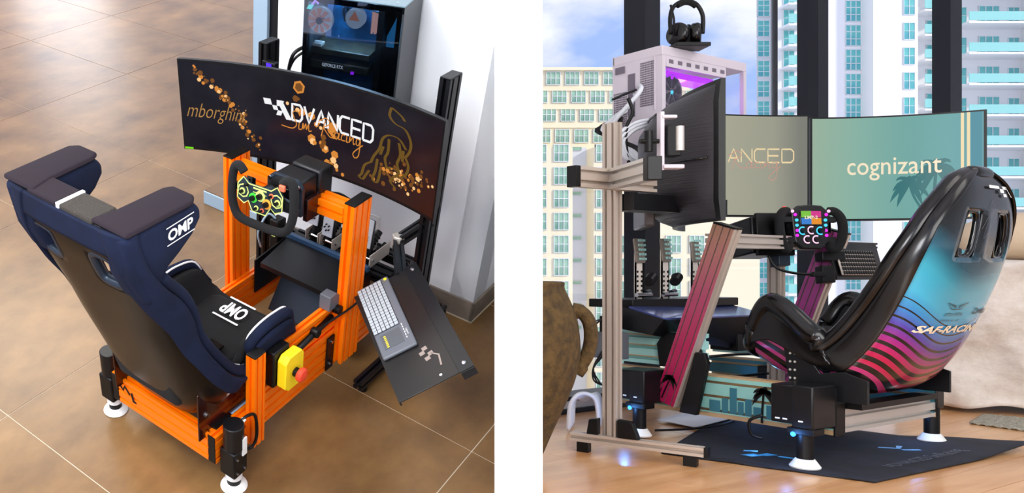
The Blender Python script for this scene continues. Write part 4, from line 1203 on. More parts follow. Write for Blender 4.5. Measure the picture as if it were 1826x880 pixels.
for r in range(14):
    v = -10 + r * 54 
    balcony(334 * px, 458 * px, (490 - v - 5) * px, 2.6)
    put_win(C_, wmC, pmC, 402 * px, (490 - v + 16) * px); put_win(C_, wmB, pmB, 352 * px, (490 - v + 16) * px)
    put_win(C_, wmB, pmB, 446 * px, (490 - v + 16) * px)
for r in range(20):
    v = 8 + r * 36.5
    balcony(28 * px, 64 * px, (490 - v - 5) * px, 1.8)
    put_win(C_, wmD, pmD, (14) * px, (490 - v) * px, 1.42)
    put_win(C_, wmB, pmB, 45 * px, (490 - v + 12) * px); put_win(C_, wmB, pmB, 76 * px, (490 - v + 8) * px)
FR['M'] = MR
b = Mb(); b.box((20, -400, -60.2), (600, 300, -60)); s_ = single('street_ground', b, 'street_haze', kind='structure', smooth=None); clip_at_divider(s_, False)

# ---- clay urn (its left side stands against the dividing wall)
VA = at((900 - 444) / 1450 * 2.28, 2.28, 0)
UR = thing('clay_urn', 'big brown clay urn with a loop handle on the left edge of the wooden floor', 'urn', tuple(VA))
prof = [(.0, .0), (.085, 0), (.095, .03), (.118, .09), (.145, .155), (.172, .22), (.19, .28), (.197, .33), (.195, .38), (.187, .43), (.170, .475), (.157, .505), (.157, .520), (.150, .524), (.138, .515), (.14, .49), (.16, .45), (.17, .35), (.1, .05), (0, .04)]
pp = cr(prof[:14], 3) + prof[14:]
b = Mb(); b.lathe(pp, VA, n=56, closed=False)
q = part(UR, 'body', b, 'clay', smooth=True)
def clip_child(o):
    clip_at_divider(o, False)
clip_child(q)
hd = (RT * .93 + FW * -.35).normalized()
b = Mb(); b.tube([VA + hd * r + V3((0, 0, z)) for r, z in cr([(.176, .445), (.202, .438), (.219, .412), (.223, .372), (.216, .332), (.200, .300), (.184, .275)], 5)], [.021] * 5 + [.018] * 21 + [.022] * 5, 12)
part(UR, 'handle', b, 'clay', smooth=True)

# ---- dark floor mat
MA = thing('floor_mat', 'dark navy floor mat with blue emblem under the teal rig', 'mat', (1.85, -3.1, 0))
cA, cB, cC, cD = V3((1.50, -3.72, .018)), V3((1.535, -2.83, .003)), V3((2.02, -2.665, .003)), V3((2.30, -3.42, .003))
def mfn(a, c, n=0.0):
    p = cB.lerp(cC, a).lerp(cA.lerp(cD, a), c)
    lift = .022 * max(0, (1 - a) * c - .62) / .38
    p.z = .004 + lift + .0015 * math.sin(a * 22 + c * 3) + n
    if a < .03: p += (cB - cC) * .0
    return p
b = Mb(); b.grid(mfn, 40, 24); part(MA, 'sheet', b, 'mat_navy', smooth=True, solid=.005)
emis('mat_blue', '#2f8fe0', .7)  # printed emblem made to glow: blue light put into its colour
b = Mb(); fm_ = lambda a, c: mfn(a, c, .0045)
for q_ in (((.66, .13), (.60, .12), (.57, .17), (.62, .18)), ((.60, .17), (.56, .17), (.53, .22), (.58, .22)), ((.62, .22), (.68, .21), (.69, .24), (.63, .25))): poly_on(b, q_, fm_)
strip(b, [(.52, .20), (.40, .19), (.45, .27)], fm_, .025)
strip(b, [(.32, .62), (.26, .64), (.28, .70)], fm_, .02); strip(b, [(.24, .62), (.20, .67)], fm_, .02)
part(MA, 'emblem', b, 'mat_blue', smooth=None)
mat('mat_grey_print', '#5d6470', .6)
b = Mb(); letter(b, 'ADVANCED SimRacing', lambda a, c: mfn(.08 + c * .07, .26 + a * .50, .0045), 0, 1, 0, 1); part(MA, 'lettering', b, 'mat_grey_print', smooth=None)

# ---- sofa under linen, pillow and rug
S0, S1 = V3((2.10, -4.33, 0)), V3((1.55, -4.60, 0))
sd = (S1 - S0).normalized(); sn = V3((-sd.y, sd.x, 0))
if sn.dot(FW) < 0: sn = -sn
SF = thing('sofa', 'linen covered sofa at the right edge by the window', 'sofa', tuple((S0 + S1) / 2))
def cloth(a, c):
    L = 1.25; h = .60
    # front sheet from the floor up and over the top
    x_ = a * L
    if c < .6: z_ = .025 + (h - .025) * (c / .6); dd = 0
    else: z_ = h; dd = (c - .6) / .4 * .8
    wv = .010 * math.sin(x_ * 31 + 2 * math.sin(z_ * 9)) * (1 - c) + .014 * math.sin(x_ * 9 + z_ * 14) + .008 * math.sin(x_ * 17 - z_ * 31 + 1.3)
    wv += .014 * max(0, math.sin(x_ * 7 + z_ * 5.0)) ** 6 + .006 * max(0, math.sin(x_ * 26 + z_ * 13 + 2)) ** 4 + .006 * max(0, math.sin(z_ * 40 + x_ * 11)) ** 5
    zz = z_ + (.008 * math.sin(x_ * 24) if c < .02 else 0) + (.01 * math.sin(dd * 12 + x_ * 6) if dd else 0)
    if .55 < c < .65: zz -= .02 * (1 - abs(c - .6) / .05)
    return S0 + sd * x_ + sn * (dd - wv * (1 if c < .6 else .0)) + V3((0, 0, zz))
b = Mb(); b.grid(cloth, 90, 60); part(SF, 'linen_cover', b, 'linen', smooth=True, solid=.006)
b = Mb()
b.obox((S0 + S1) / 2 + sd * .33 + sn * .45 + V3((0, 0, .31)), sd * .60, sn * .40, V3((0, 0, .26))); part(SF, 'base', b, 'linen', bevel=.03)
PL = thing('pillow', 'beige pillow lying on the linen sofa behind the seat headrest', 'pillow', tuple(S0 + sd * .45 + sn * .3 + V3((0, 0, .6))))
b = Mb()
def pil(a, c):
    th = 2 * PI * a; ph = PI * (c - .5)
    ex = lambda v, e: math.copysign(abs(v) ** e, v)
    return S0 + sd * (.50 + .30 * ex(math.cos(ph), .8) * ex(math.cos(th), .8)) + sn * (.30 + .14 * ex(math.cos(ph), .8) * ex(math.sin(th), .8)) + V3((0, 0, .70 + .10 * ex(math.sin(ph), .9)))
b.grid(pil, 28, 16); part(PL, 'cover', b, 'linen_pillow', smooth=True)
RU = thing('woven_rug', 'flat pale woven rug end on the wooden floor in front of the sofa', 'rug', (1.70, -4.25, 0))
b = Mb()
def rg(a, c):
    p0, p1, p2, p3 = V3((1.79, -4.10, .002)), V3((1.35, -4.06, .002)), V3((1.40, -4.50, .002)), V3((1.84, -4.36, .002))
    return p0.lerp(p1, a).lerp(p3.lerp(p2, a), c) + V3((0, 0, .003 * math.sin(a * 90) * math.cos(c * 60) + .004))
b.grid(rg, 50, 30); part(RU, 'weave', b, 'woven_rug', smooth=True, solid=.006)

# ---- rig frame: teal rails, pink posts
RG2 = thing('simulator_frame', 'silver racing simulator frame with teal printed rails and pink leaning posts on the dark mat', 'frame', (1.95, -3.2, 0))
def panel(name, a, c, m, par, **k):
    bb = Mb(); bb.box(a, c); return part(par, name, bb, m, smooth=None, **k)
def teal_rail(p0x, p1x, yf, depth, z0, z1, n, mface, facing=1):
    """rail with n printed faces between slots; yf = visible face"""
    yb = yf - depth * facing
    bb = Mb(); beam(bb, (p0x, (yf + yb) / 2, (z0 + z1) / 2), (p1x, (yf + yb) / 2, (z0 + z1) / 2), Y, abs(depth), z1 - z0, 1, n)
    q = part(RG2, 'base_rail', bb, 'gold_edge', smooth=None)
    h = (z1 - z0) / n
    edges = [z0 + .004] + [z0 + h * (i + .5) for i in range(n)] + [z1 - .002]
    for i in range(n + 1):
        a = edges[i] + (.004 if i else .010); c = edges[i + 1] - .004
        bb = Mb(); bb.box((p0x, yf + facing * .0006, a), (p1x, yf + facing * .0022, c)); part(q, 'printed_strip', bb, mface, smooth=None)
    return q
nr = teal_rail(1.684, 2.42, -2.943, .045, .088, .222, 3, 'teal_print')
teal_rail(1.684, 2.42, -3.555, .045, .088, .222, 3, 'teal_dark')
panel('end_cap', (1.676, -2.990, .084), (1.684, -2.940, .224), 'black_plastic', RG2, bevel=.002)
# skyline print and palm on the near rail
fr_ = lambda a, c: V3((2.10 - a, -2.9395, .088 + c))
bt = Mb(); 
for (a, w_, h_) in ((.06, .035, .055), (.10, .02, .065), (.125, .022, .10), (.15, .018, .06), (.172, .02, .07), (.197, .03, .05), (.235, .02, .06), (.262, .03, .055), (.30, .02, .07)):
    poly_on(bt, [(a, .020), (a + w_, .020), (a + w_, h_), (a, h_)], fr_)
part(nr, 'skyline_print', bt, 'teal_dark', smooth=None)
def palm(mb, fn, a, c, s, lean=0.0):
    strip(mb, cr([(a, c), (a + lean * .4 * s, c + .5 * s), (a + lean * s, c + s)], 5), fn, s * .07)
    for k, an in enumerate((-25, 5, 35, 75, 110, 145, 175, 205)):
        r = math.radians(an)
        L = s * (.40 if k % 2 else .34)
        P = []
        for j in range(6):
            t = j / 5
            P.append((a + lean * s + math.cos(r) * L * t, c + s + math.sin(r) * L * t - .30 * s * t * t))
        strip(mb, P, fn, [s * .05, s * .12, s * .13, s * .11, s * .07, s * .01])
b = Mb(); palm(b, lambda a, c: fr_(a, c) + V3((0, .0006, 0)), .222, .004, .095, .06); part(nr, 'palm_print', b, 'black_plastic', smooth=None)
# upper teal rails of the pedal section
for yy, fc_ in ((-2.946, 1), (-3.58, 1)):
    bb = Mb(); beam(bb, (2.07, yy - .02, .293), (2.42, yy - .02, .293), Y, .04, .113, 1, 3); q = part(RG2, 'pedal_rail', bb, 'pale_teal', smooth=None)
    for z in (.262, .30, .335):
        panel('gold_strip', (2.07, yy, z - .002), (2.42, yy + .0012, z + .002), 'gold_edge', q)
b = Mb(); b.prism([(-.075, -.055), (.075, -.055), (.075, .0), (.045, .062), (-.06, .062), (-.085, .02)], .008, (2.135, -2.942, .288), V3((-1, 0, 0)), Z)
q = part(RG2, 'corner_plate', b, 'black_plastic', bevel=.002, smooth=None)
b = Mb(); strip(b, [(-.03, -.02), (-.005, .02), (.02, .0)], lambda a, c: V3((2.135 - a, -2.9325, .288 + c)), .01); part(q, 'emblem', b, 'black_gloss', smooth=None)
# rear crossbeam
bb = Mb(); beam(bb, (1.698, -2.99, .124), (1.698, -3.555, .124), X, .03, .066, 1, 2); part(RG2, 'crossbeam', bb, 'silver_bright', smooth=None)
bb = Mb(); beam(bb, (2.30, -2.99, .124), (2.30, -3.555, .124), X, .03, .066, 1, 2); part(RG2, 'crossbeam', bb, 'silver_alu', smooth=None)
# leaning posts
ax_ = V3((-.199, 0, .5765)).normalized()
wu = V3((ax_.z, 0, -ax_.x))
mat('pink_print', '#b01256', .35, .1)
m_ = M['pink_print']; nt = m_.node_tree
tc = nt.nodes.new('ShaderNodeTexCoord'); sx_ = nt.nodes.new('ShaderNodeSeparateXYZ'); mr = nt.nodes.new('ShaderNodeMapRange'); mr.inputs['From Min'].default_value = .10; mr.inputs['From Max'].default_value = .70
rp = nt.nodes.new('ShaderNodeValToRGB')
for i, (p_, c_) in enumerate(((0, '#a8104e'), (.35, '#a8134f'), (.62, '#a04060'), (1, '#9a7560'))):
    el = rp.color_ramp.elements[i] if i < 2 else rp.color_ramp.elements.new(p_)
    el.position = p_; el.color = (*hx(c_), 1)
nt.links.new(tc.outputs['Object'], sx_.inputs[0]); nt.links.new(sx_.outputs['Z'], mr.inputs['Value']); nt.links.new(mr.outputs[0], rp.inputs['Fac']); nt.links.new(rp.outputs[0], nt.nodes['Principled BSDF'].inputs['Base Color'])
mat('orchid_print', '#b0468f', .35, .1)
def post(yf, yb, mprint):
    c0_, c1_ = V3((2.168, (yf + yb) / 2, .118)), V3((1.970, (yf + yb) / 2, .692))
    bb = Mb(); beam(bb, c0_, c1_, wu, .071, abs(yf - yb), 3, 1); q = part(RG2, 'leaning_post', bb, 'silver_alu', smooth=None)
    for i, (a0, a1) in enumerate(((-.034, -.0255), (-.0215, -.002), (.002, .0215), (.0255, .034))):
        bb = Mb()
        for s in (0,):
            p0 = c0_ + wu * (a0 + a1) / 2; p1 = c1_ + wu * (a0 + a1) / 2
            cc = (p0 + p1) / 2; cc.y = yf + .0012
            bb.obox(cc, wu * (a1 - a0) / 2, V3((0, .0008, 0)), (p1 - p0) / 2)
        part(q, 'printed_strip', bb, mprint, smooth=None)
    bb = Mb(); cc = c1_ + ax_ * .003; bb.obox(cc, wu * .036, V3((0, abs(yf - yb) / 2, 0)), ax_ * .003); part(q, 'end_cap', bb, 'black_plastic', bevel=.001)
    return q, c0_
q, c0_ = post(-2.898, -2.940, 'pink_print')
b = Mb(); fpp = lambda a, c: c0_ + wu * (-a) + ax_ * c + V3((0, .0235, 0))
palm(b, lambda a, c: fpp(a, c), -.012, .012, .075, .10); part(q, 'palm_print', b, 'black_plastic', smooth=None)
post(-3.548, -3.59, 'orchid_print')
for yy in (-2.925, -3.575):
    b = Mb(); b.prism([(.012, -.003), (.071, -.005), (.109, .163), (.098, .197), (.067, .198)], .018, (2.135, yy, .095), V3((-1, 0, 0)), Z); part(RG2, 'gusset', b, 'black_plastic', bevel=.003, smooth=None)
bb = Mb(); beam(bb, (2.03, -2.94, .652), (2.03, -3.55, .652), X, .05, .045, 1, 2); part(RG2, 'crossbar', bb, 'silver_alu', smooth=None)
# seat brackets with drilled strips
for yy in (-2.965, -3.455):
    b = Mb(); b.prism([(1.60, .185), (1.73, .185), (1.80, .20), (1.82, .33), (1.775, .34), (1.72, .26), (1.66, .27), (1.60, .25)], .008, (0, yy + .02, 0), X, Z)
    q = part(RG2, 'seat_bracket', b, 'black_metal', bevel=.002, smooth=None)
    if yy > -3:
        for i in range(5):
            for dx in (0, .013):
                b = Mb(); b.cyl((1.787 + dx, yy + .0205, .215 + i * .024), (1.787 + dx, yy + .0215, .215 + i * .024), .0035, n=8); part(q, 'hole', b, 'silver_bright')
b = Mb(); b.box((1.70, -2.97, .222), (1.72, -2.95, .245)); part(RG2, 'spacer', b, 'cyan_led', label='glowing cyan spacer')
b = Mb(); b.box((1.64, -3.46, .160), (1.69, -3.0, .176)); part(RG2, 'seat_slider', b, 'black_plastic')

# ---- actuators
def act_right(x, y, label, boxw=.05, top=.235, led=True, boxed=True):
    T = thing('actuator_foot', label, 'actuator', (x, y, 0), 'actuator feet of the teal rig')
    b = Mb(); b.lathe([(.036, .0), (.038, .004), (.024, .024), (.018, .026)], (x, y, .008), n=30); part(T, 'foot_disc', b, 'label_white')
    b = Mb(); b.cyl((x, y, .03), (x, y, .12), .021, n=24); part(T, 'column', b, 'black_plastic', bevel=.002)
    if boxed:
        b = Mb(); b.box((x - .03, y - .10, .115), (x + .025, y + .02, top)); part(T, 'housing', b, 'black_metal', bevel=.004)
        b = Mb(); b.box((x + .022, y - .10, .125), (x + .085, y + .012, top - .002)); part(T, 'motor_box', b, 'black_metal', bevel=.004)
        b = Mb(); b.box((x - .035, y - .03, .10), (x + .035, y + .025, .118)); part(T, 'bracket', b, 'black_plastic', bevel=.002)
        b = Mb()
        for i, dx in enumerate((-.005, .04, .06)): b.box((x + dx, y + (.0205 if dx < .02 else .0125), .135), (x + dx + .012, y + (.0215 if dx < .02 else .0135), .139))
        part(T, 'port_marks', b, 'label_white')
    else:
        b = Mb(); b.box((x - .022, y - .03, .115), (x + .022, y + .02, top)); part(T, 'housing', b, 'black_metal', bevel=.004)
    if led:
        b = Mb(); b.lathe([(.006, 0), (.007, .004), (.003, .008)], (x + .018, y + .022, .10), (0, 1, 0), 12); part(T, 'blue_light', b, 'blue_led', label='glowing blue light')
        d = bpy.data.lights.new('blue_glow', 'POINT'); d.energy = .25; d.color = (.1, .35, 1); d.shadow_soft_size = .01
        l = bpy.data.objects.new('blue_glow', d); COL.objects.link(l); l.location = (x + .02, y + .05, .095)
act_right(1.700, -2.826, 'near rear actuator foot in front of the teal rail with two black boxes')
act_right(1.700, -3.575, 'rear right actuator foot at the silver crossbeam end with blue light', boxed=False, top=.19)
act_right(2.210, -2.83, 'front actuator foot behind the silver foot beam', top=.225)
act_right(2.204, -3.56, 'far front actuator foot seen under the teal rail', boxed=False, top=.20)

# ---- silver monitor stand
MS2 = thing('monitor_stand', 'silver slotted aluminium monitor stand with long foot beam on the wooden floor', 'stand', (2.15, -2.62, 0))
def sb(name, p0, p1, u, w, h, nw, nh, m='silver_alu'):
    bb = Mb(); beam(bb, p0, p1, u, w, h, nw, nh); return part(MS2, name, bb, m, smooth=None)
fb0, fb1 = V3((2.195, -2.482, .044)), V3((1.852, -2.614, .044))
fbd = (fb1 - fb0).normalized(); fbn = V3((-fbd.y, fbd.x, 0))
sb('foot_beam', fb0, fb1, fbn, .034, .026, 1, 1)
sb('upright', (2.090, -2.533, .057), (2.090, -2.533, 1.000), X, .046, .030, 2, 1)
sb('upright', (2.152, -3.53, .05), (2.152, -3.53, .63), X, .046, .034, 2, 1)
sb('foot_beam', (2.325, -3.53, .044), (1.95, -3.53, .044), Y, .034, .026, 1, 1)
sb('crossbar', (2.045, -2.318, .821), (2.045, -2.66, .821), X, .03, .058, 1, 2)
bb = Mb(); bb.obox(fb1 + fbd * .004, fbd * .005, fbn * .0185, Z * .0145); part(MS2, 'end_cap', bb, 'black_plastic', bevel=.001)
panel('end_cap', (2.029, -2.318, .791), (2.061, -2.298, .851), 'black_plastic', MS2, bevel=.001)
for t_ in (.10, .90):
    q_ = fb0.lerp(fb1, t_); b = Mb(); b.obox((q_.x, q_.y, .0155), fbd * .017, fbn * .015, Z * .0155); part(MS2, 'rubber_foot', b, 'black_plastic')
b = Mb(); b.prism([(0, 0), (.060, 0), (.042, .050), (0, .055)], .026, (2.066, -2.535, .057), fbd, Z); part(MS2, 'foot_bracket', b, 'black_plastic', bevel=.003, smooth=None)
b = Mb(); b.prism([(0, 0), (.035, 0), (.028, .045), (0, .05)], .026, (2.114, -2.500, .057), -fbd, Z); part(MS2, 'foot_bracket', b, 'black_plastic', bevel=.003, smooth=None)
# side arm carrying the left monitor
a0_, a1_ = V3((2.025, -2.452, .820)), at((1160 - 444) / 1450 * 2.07, 2.07, .812)
sb('side_arm', a0_, a1_, V3((0, 0, 1)), .058, .03, 2, 1, 'silver_bright')
dd_ = (a1_ - a0_).normalized()
b = Mb(); b.obox(a1_ + dd_ * .014, dd_ * .016, dd_.cross(Z) * .018, V3((0, 0, .030))); part(MS2, 'end_cap', b, 'black_plastic', bevel=.002)
b = Mb(); b.prism([(0, 0), (.16, 0), (.16, -.012), (.03, -.012), (0, -.06)], .03, (2.10, -2.552, .785), V3((0, -1, 0)), Z); part(MS2, 'corner_bracket', b, 'black_plastic', bevel=.003, smooth=None)
b = Mb(); b.box((2.03, -3.02, .735), (2.10, -2.552, .785)); part(MS2, 'under_beam', b, 'black_metal')
mc = at((1178 - 444) / 1450 * 2.36, 2.36, .0)
q = None
b = Mb(); b.obox(mc + V3((0, 0, .93)), RT * .006, FW * .012, V3((0, 0, .085))); q = part(MS2, 'mount_plate', b, 'white_case', bevel=.002)
b = Mb(); b.obox(mc + RT * .03 + V3((0, 0, .93)), RT * .02, FW * .02, V3((0, 0, .045))); part(MS2, 'pivot_block', b, 'black_plastic', bevel=.003)
b = Mb(); b.cyl(mc + RT * .045 - FW * .02 + V3((0, 0, .90)), mc + RT * .045 - FW * .02 + V3((0, 0, .97)), .012, n=16); part(MS2, 'pivot_tube', b, 'silver_bright')
b = Mb(); b.cyl(mc - RT * .06 + V3((0, 0, .93)), mc + V3((0, 0, .93)), .007, n=10); b.cyl(mc - RT * .035 + V3((0, 0, .90)), mc - RT * .035 + V3((0, 0, .96)), .012, n=12); part(MS2, 'tension_knob', b, 'black_plastic')
b = Mb(); b.obox(mc + RT * .02 + V3((0, 0, 1.0)), RT * .022, FW * .015, V3((0, 0, .005))); part(MS2, 'mount_bracket', b, 'white_case', bevel=.003)
b = Mb(); b.obox(mc + RT * .03 + V3((0, 0, .855)), RT * .03, FW * .02, V3((0, 0, .006))); part(MS2, 'mount_bracket', b, 'white_case', bevel=.003)
b = Mb(); b.box((2.31, -3.62, .925), (2.52, -3.09, .935)); part(MS2, 'shelf', b, 'black_metal')

# ---- three monitors
def cmon(P0, P1, sag, z0, z1, name, label, back, thick=.03):
    P0 = V3(P0); P1 = V3(P1); P0.z = P1.z = 0
    c = P1 - P0; n_ = V3((-c.y, c.x, 0)).normalized()
    if n_.dot(back) < 0: n_ = -n_
    def fn(s, t, n=0.0): return P0 + c * s + n_ * (sag * (1 - (2 * s - 1) ** 2)) + V3((0, 0, z0 + (z1 - z0) * t)) - n_ * n
    T = thing(name, label, 'monitor', tuple((P0 + P1) / 2 + V3((0, 0, z0))))
    b = Mb(); K = 24
    rows = [[fn(k / K, t, n) for t, n in ((0, 0), (1, 0), (1, -.012), (.85, -thick), (.15, -thick), (0, -.012))] for k in range(K + 1)]
    vs = [v for r in rows for v in r]
    f_ = [(k * 6 + j, k * 6 + (j + 1) % 6, (k + 1) * 6 + (j + 1) % 6, (k + 1) * 6 + j) for k in range(K) for j in range(6)] + [tuple(range(6))[::-1], tuple(K * 6 + j for j in range(6))]
    b.add(vs, f_); part(T, 'housing', b, 'black_plastic', smooth=30, recalc=True)
    return T, fn
def screen_mat(name, stops, lo, hi, axis='X'):
    m = emis(name, '#888888', 1.0)
    nt = m.node_tree
    tc = nt.nodes.new('ShaderNodeTexCoord'); g = nt.nodes.new('ShaderNodeVectorMath'); g.operation = 'DOT_PRODUCT'
    g.inputs[1].default_value = tuple(RT)
    mr = nt.nodes.new('ShaderNodeMapRange'); mr.inputs['From Min'].default_value = lo; mr.inputs['From Max'].default_value = hi
    rp = nt.nodes.new('ShaderNodeValToRGB')
    for i, (p_, c_) in enumerate(stops):
        el = rp.color_ramp.elements[i] if i < 2 else rp.color_ramp.elements.new(p_)
        el.position = p_; el.color = (*hx(c_), 1)
    nt.links.new(tc.outputs['Object'], g.inputs[0]); nt.links.new(g.outputs['Value'], mr.inputs['Value']); nt.links.new(mr.outputs[0], rp.inputs['Fac'])
    nt.links.new(rp.outputs[0], nt.nodes['Principled BSDF'].inputs['Emission Color'])
screen_mat('screen_sage', ((0, '#8c8c80'), (1, '#7b7d74'), (.25, '#a5a491'), (.75, '#9a9a8a')), -.2, .2)
screen_mat('screen_teal', ((0, '#a0b096'), (1, '#2f7f96'), (.35, '#86b0a2'), (.72, '#5a9c9c')), -.35, .35)
def pt(u, d): return at((u - 444) / 1450 * d, d, 0)
ZM0, ZM1 = .757, 1.138
TC, fC = cmon(pt(1235, 2.98), pt(1442, 3.03), .02, ZM0, ZM1, 'monitor', 'middle curved monitor with grey green wallpaper, half hidden by the left one', FW)
b = Mb(); b.grid(lambda a, c: fC(.012 + a * .976, .02 + c * .965, .0012), 24, 1); sC = part(TC, 'screen', b, 'screen_sage', smooth=True)
emis('text_cream', '#e9d3a4', 1.0); emis('text_rose', '#c79486', 1.0); emis('text_sand', '#f3e3c4', 1.0); emis('palm_shade', '#2f6f72', 1.0); emis('stripe_teal', '#2a7f92', 1.0)
ASP[0] = 1.65
b = Mb(); stroke_word(b, 'ANCED', lambda a, c: fC(a, c, .0022), .33, .88, .535, .665, .016); part(sC, 'cream_lettering', b, 'text_cream', smooth=None)
b = Mb(); script(b, SCRIPT_RACING, lambda a, c: fC(a, c, .0026), 2.7, 7, -1.3, 1.95, .33, .78, .36, .64, .008); part(sC, 'rose_lettering', b, 'text_rose', smooth=None)
TR2, fR = cmon(pt(1445, 3.03), pt(1760, 2.88), .040, .742, 1.129, 'monitor', 'right curved monitor with teal wallpaper, palm trees and a lettered word', FW)
zfix = lambda s, t, n=0.0: fR(s, t, n)
b = Mb(); b.grid(lambda a, c: fR(.012 + a * .972, .02 + c * .965, .0012), 32, 1); sR_ = part(TR2, 'screen', b, 'screen_teal', smooth=True)
b = Mb(); letter(b, 'cognizant', lambda a, c: fR(a, c, .0022), .235, .775, .385, .60, weight=.004); part(sR_, 'sand_lettering', b, 'text_sand', smooth=None)
b = Mb(); fk = lambda a, c: fR(a, c, .0018)
def palm2(mb, a, c, s, lean, fn):
    strip(mb, cr([(a + lean, c - s * 1.1), (a + lean * .3, c - .5 * s), (a, c)], 5), fn, s * .05)
    for k, an in enumerate((-40, -10, 20, 55, 95, 130, 165, 200, 225)):
        r = math.radians(an); L = s * (.62 if k % 2 else .52)
        strip(mb, [(a + math.cos(r) * L * t * .62, c + math.sin(r) * L * t - .42 * s * t * t) for t in (0, .2, .4, .6, .8, 1)], fn, [s * .04, s * .11, s * .13, s * .11, s * .07, .001])
palm2(b, .60, .36, .30, .10, fk); palm2(b, .745, .50, .36, -.02, fk)
part(sR_, 'palm_silhouettes', b, 'palm_shade', smooth=None)
b = Mb()
for a in (.872, .902): poly_on(b, [(a, .02), (a + .016, .02), (a + .016, .985), (a, .985)], fk)
part(sR_, 'cream_stripes', b, 'text_cream', smooth=None)
b = Mb(); poly_on(b, [(.922, .02), (.975, .02), (.975, .985), (.922, .985)], fk); part(sR_, 'teal_stripe', b, 'stripe_teal', smooth=None)
# left monitor seen from behind
N_, F_2 = pt(1294, 2.36), pt(1222, 2.96)
TL_, fL = cmon(N_, F_2, .07, .70, 1.115, 'monitor', 'left curved monitor seen from its black ribbed back, nearest the viewer', -RT, thick=.018)
n_l = (F_2 - N_); bk = V3((-n_l.y, n_l.x, 0)).normalized()
if bk.dot(-RT) < 0: bk = -bk
b = Mb()
def bkf(a, c):
    s = .03 + .94 * a; t = .02 + .95 * c
    e = min(1, min(a, 1 - a) * 3.2) ** .55 * min(1, min(c, 1 - c) * 4.0) ** .55
    return fL(s, t, 0) + bk * (.014 + .105 * e)
b.grid(bkf, 40, 30); part(TL_, 'back_shell', b, 'black_ribbed' if 'black_ribbed' in M else 'black_plastic', smooth=True)
b = Mb(); b.tube([fL(.02 + .9 * k / 12, .45, 0) + bk * (.0165 + .105 * min(1, min(k / 12 * .9 + .02, 1 - (k / 12 * .9 + .02)) * 3.2) ** .55) for k in range(13)], .0035, 6); part(TL_, 'seam', b, 'black_gloss', smooth=True)
b = Mb(); b.tube([fL(.30 + .55 * k / 12, .86, 0) + bk * (.017 + .105 * min(1, .13 * 4) ** .55 * min(1, min(.30 + .55 * k / 12, .70 - .55 * k / 12) * 3.2) ** .55) for k in range(13)], .004, 6); part(TL_, 'vent_slot', b, 'black_gloss', smooth=True)
mat('cover_grey', '#55504e', .4)
b = Mb(); b.obox(fL(.70, .095, 0) + bk * .102, (F_2 - N_).normalized() * .15, bk * .016, V3((0, 0, .036))); q = part(TL_, 'lower_cover', b, 'cover_grey', bevel=.006)
b = Mb(); b.obox(fL(.86, .095, 0) + bk * .119, (F_2 - N_).normalized() * .022, bk * .002, V3((0, 0, .028))); part(q, 'port_opening', b, 'black_gloss')

# ---- white computer tower
WT = thing('computer_tower', 'white computer tower with purple lit interior and cables on the stand shelf', 'computer', (2.41, -3.36, .935))
x0, x1, y0, y1, z0, z1 = 2.311, 2.515, -3.623, -3.10, .937, 1.369
def wb_(name, a, c, m='white_case', **k): 
    bb = Mb(); bb.box(a, c); return part(WT, name, bb, m, smooth=None, **k)
wb_('top_panel', (x0, y0, z1 - .035), (x1, y1, z1), bevel=.003)
wb_('bottom_panel', (x0, y0, z0), (x1, y1, z0 + .03), bevel=.003)
wb_('corner_post', (x0 + .0004, y1 - .02, z0 + .03), (x0 + .02, y1 - .0004, z1 - .035)); wb_('corner_post', (x0 + .0004, y0 + .0004, z0 + .03), (x0 + .015, y0 + .02, z1 - .035)); wb_('corner_post', (x1 - .02, y0 + .0004, z0 + .03), (x1 - .0004, y0 + .02, z1 - .035))
wb_('far_panel', (x1 - .006, y0 + .16, z0), (x1, y1, z1))
bp_ = wb_('back_panel', (x0 + .02, y1 - .006, z0), (x1, y1 - .001, z1))
bb = Mb()
for i in range(9):
    for j in range(20):
        bb.box((2.345 + i * .0062, y1 - .001, 1.16 + j * .0082), (2.3487 + i * .0062, y1 + .0006, 1.1655 + j * .0082))
        if j < 16: bb.box((2.455 + i * .0062, y1 - .001, 1.10 + j * .0082), (2.4587 + i * .0062, y1 + .0006, 1.1055 + j * .0082))
part(bp_, 'perforation', bb, 'case_shadow', smooth=None, kind='stuff')
wb_('io_panel', (2.42, y1 - .001, 1.13), (2.448, y1 + .002, 1.29), 'case_shadow')
wb_('exhaust_frame', (2.338, y1 - .001, 1.14), (2.342, y1 + .004, 1.335)); wb_('port_block', (2.462, y1, 1.30), (2.50, y1 + .004, 1.325), 'case_shadow')
wb_('glass_side', (x0 + .001, y0 + .02, z0 + .03), (x0 + .003, y1 - .02, z1 - .035), 'clear_glass')
wb_('glass_front', (x0 + .015, y0 + .001, z0 + .03), (x1 - .02, y0 + .003, z1 - .035), 'clear_glass')
wb_('vent_bar', (x0 - .002, y0 + .14, z1 - .075), (x0 + .01, y1 - .02, z1 - .036))
for i in range(7): wb_('vent_slot', (x0 - .003, y1 - .06 - i * .052, z1 - .062), (x0 - .001, y1 - .035 - i * .052, z1 - .048), 'case_shadow')
wb_('light_bar', (x0 + .03, y0 + .17, z1 - .10), (x0 + .10, y1 - .03, z1 - .078), 'purple_glow')
wb_('motherboard', (x1 - .03, y0 + .18, z0 + .05), (x1 - .02, y1 - .02, z1 - .08), 'case_shadow')
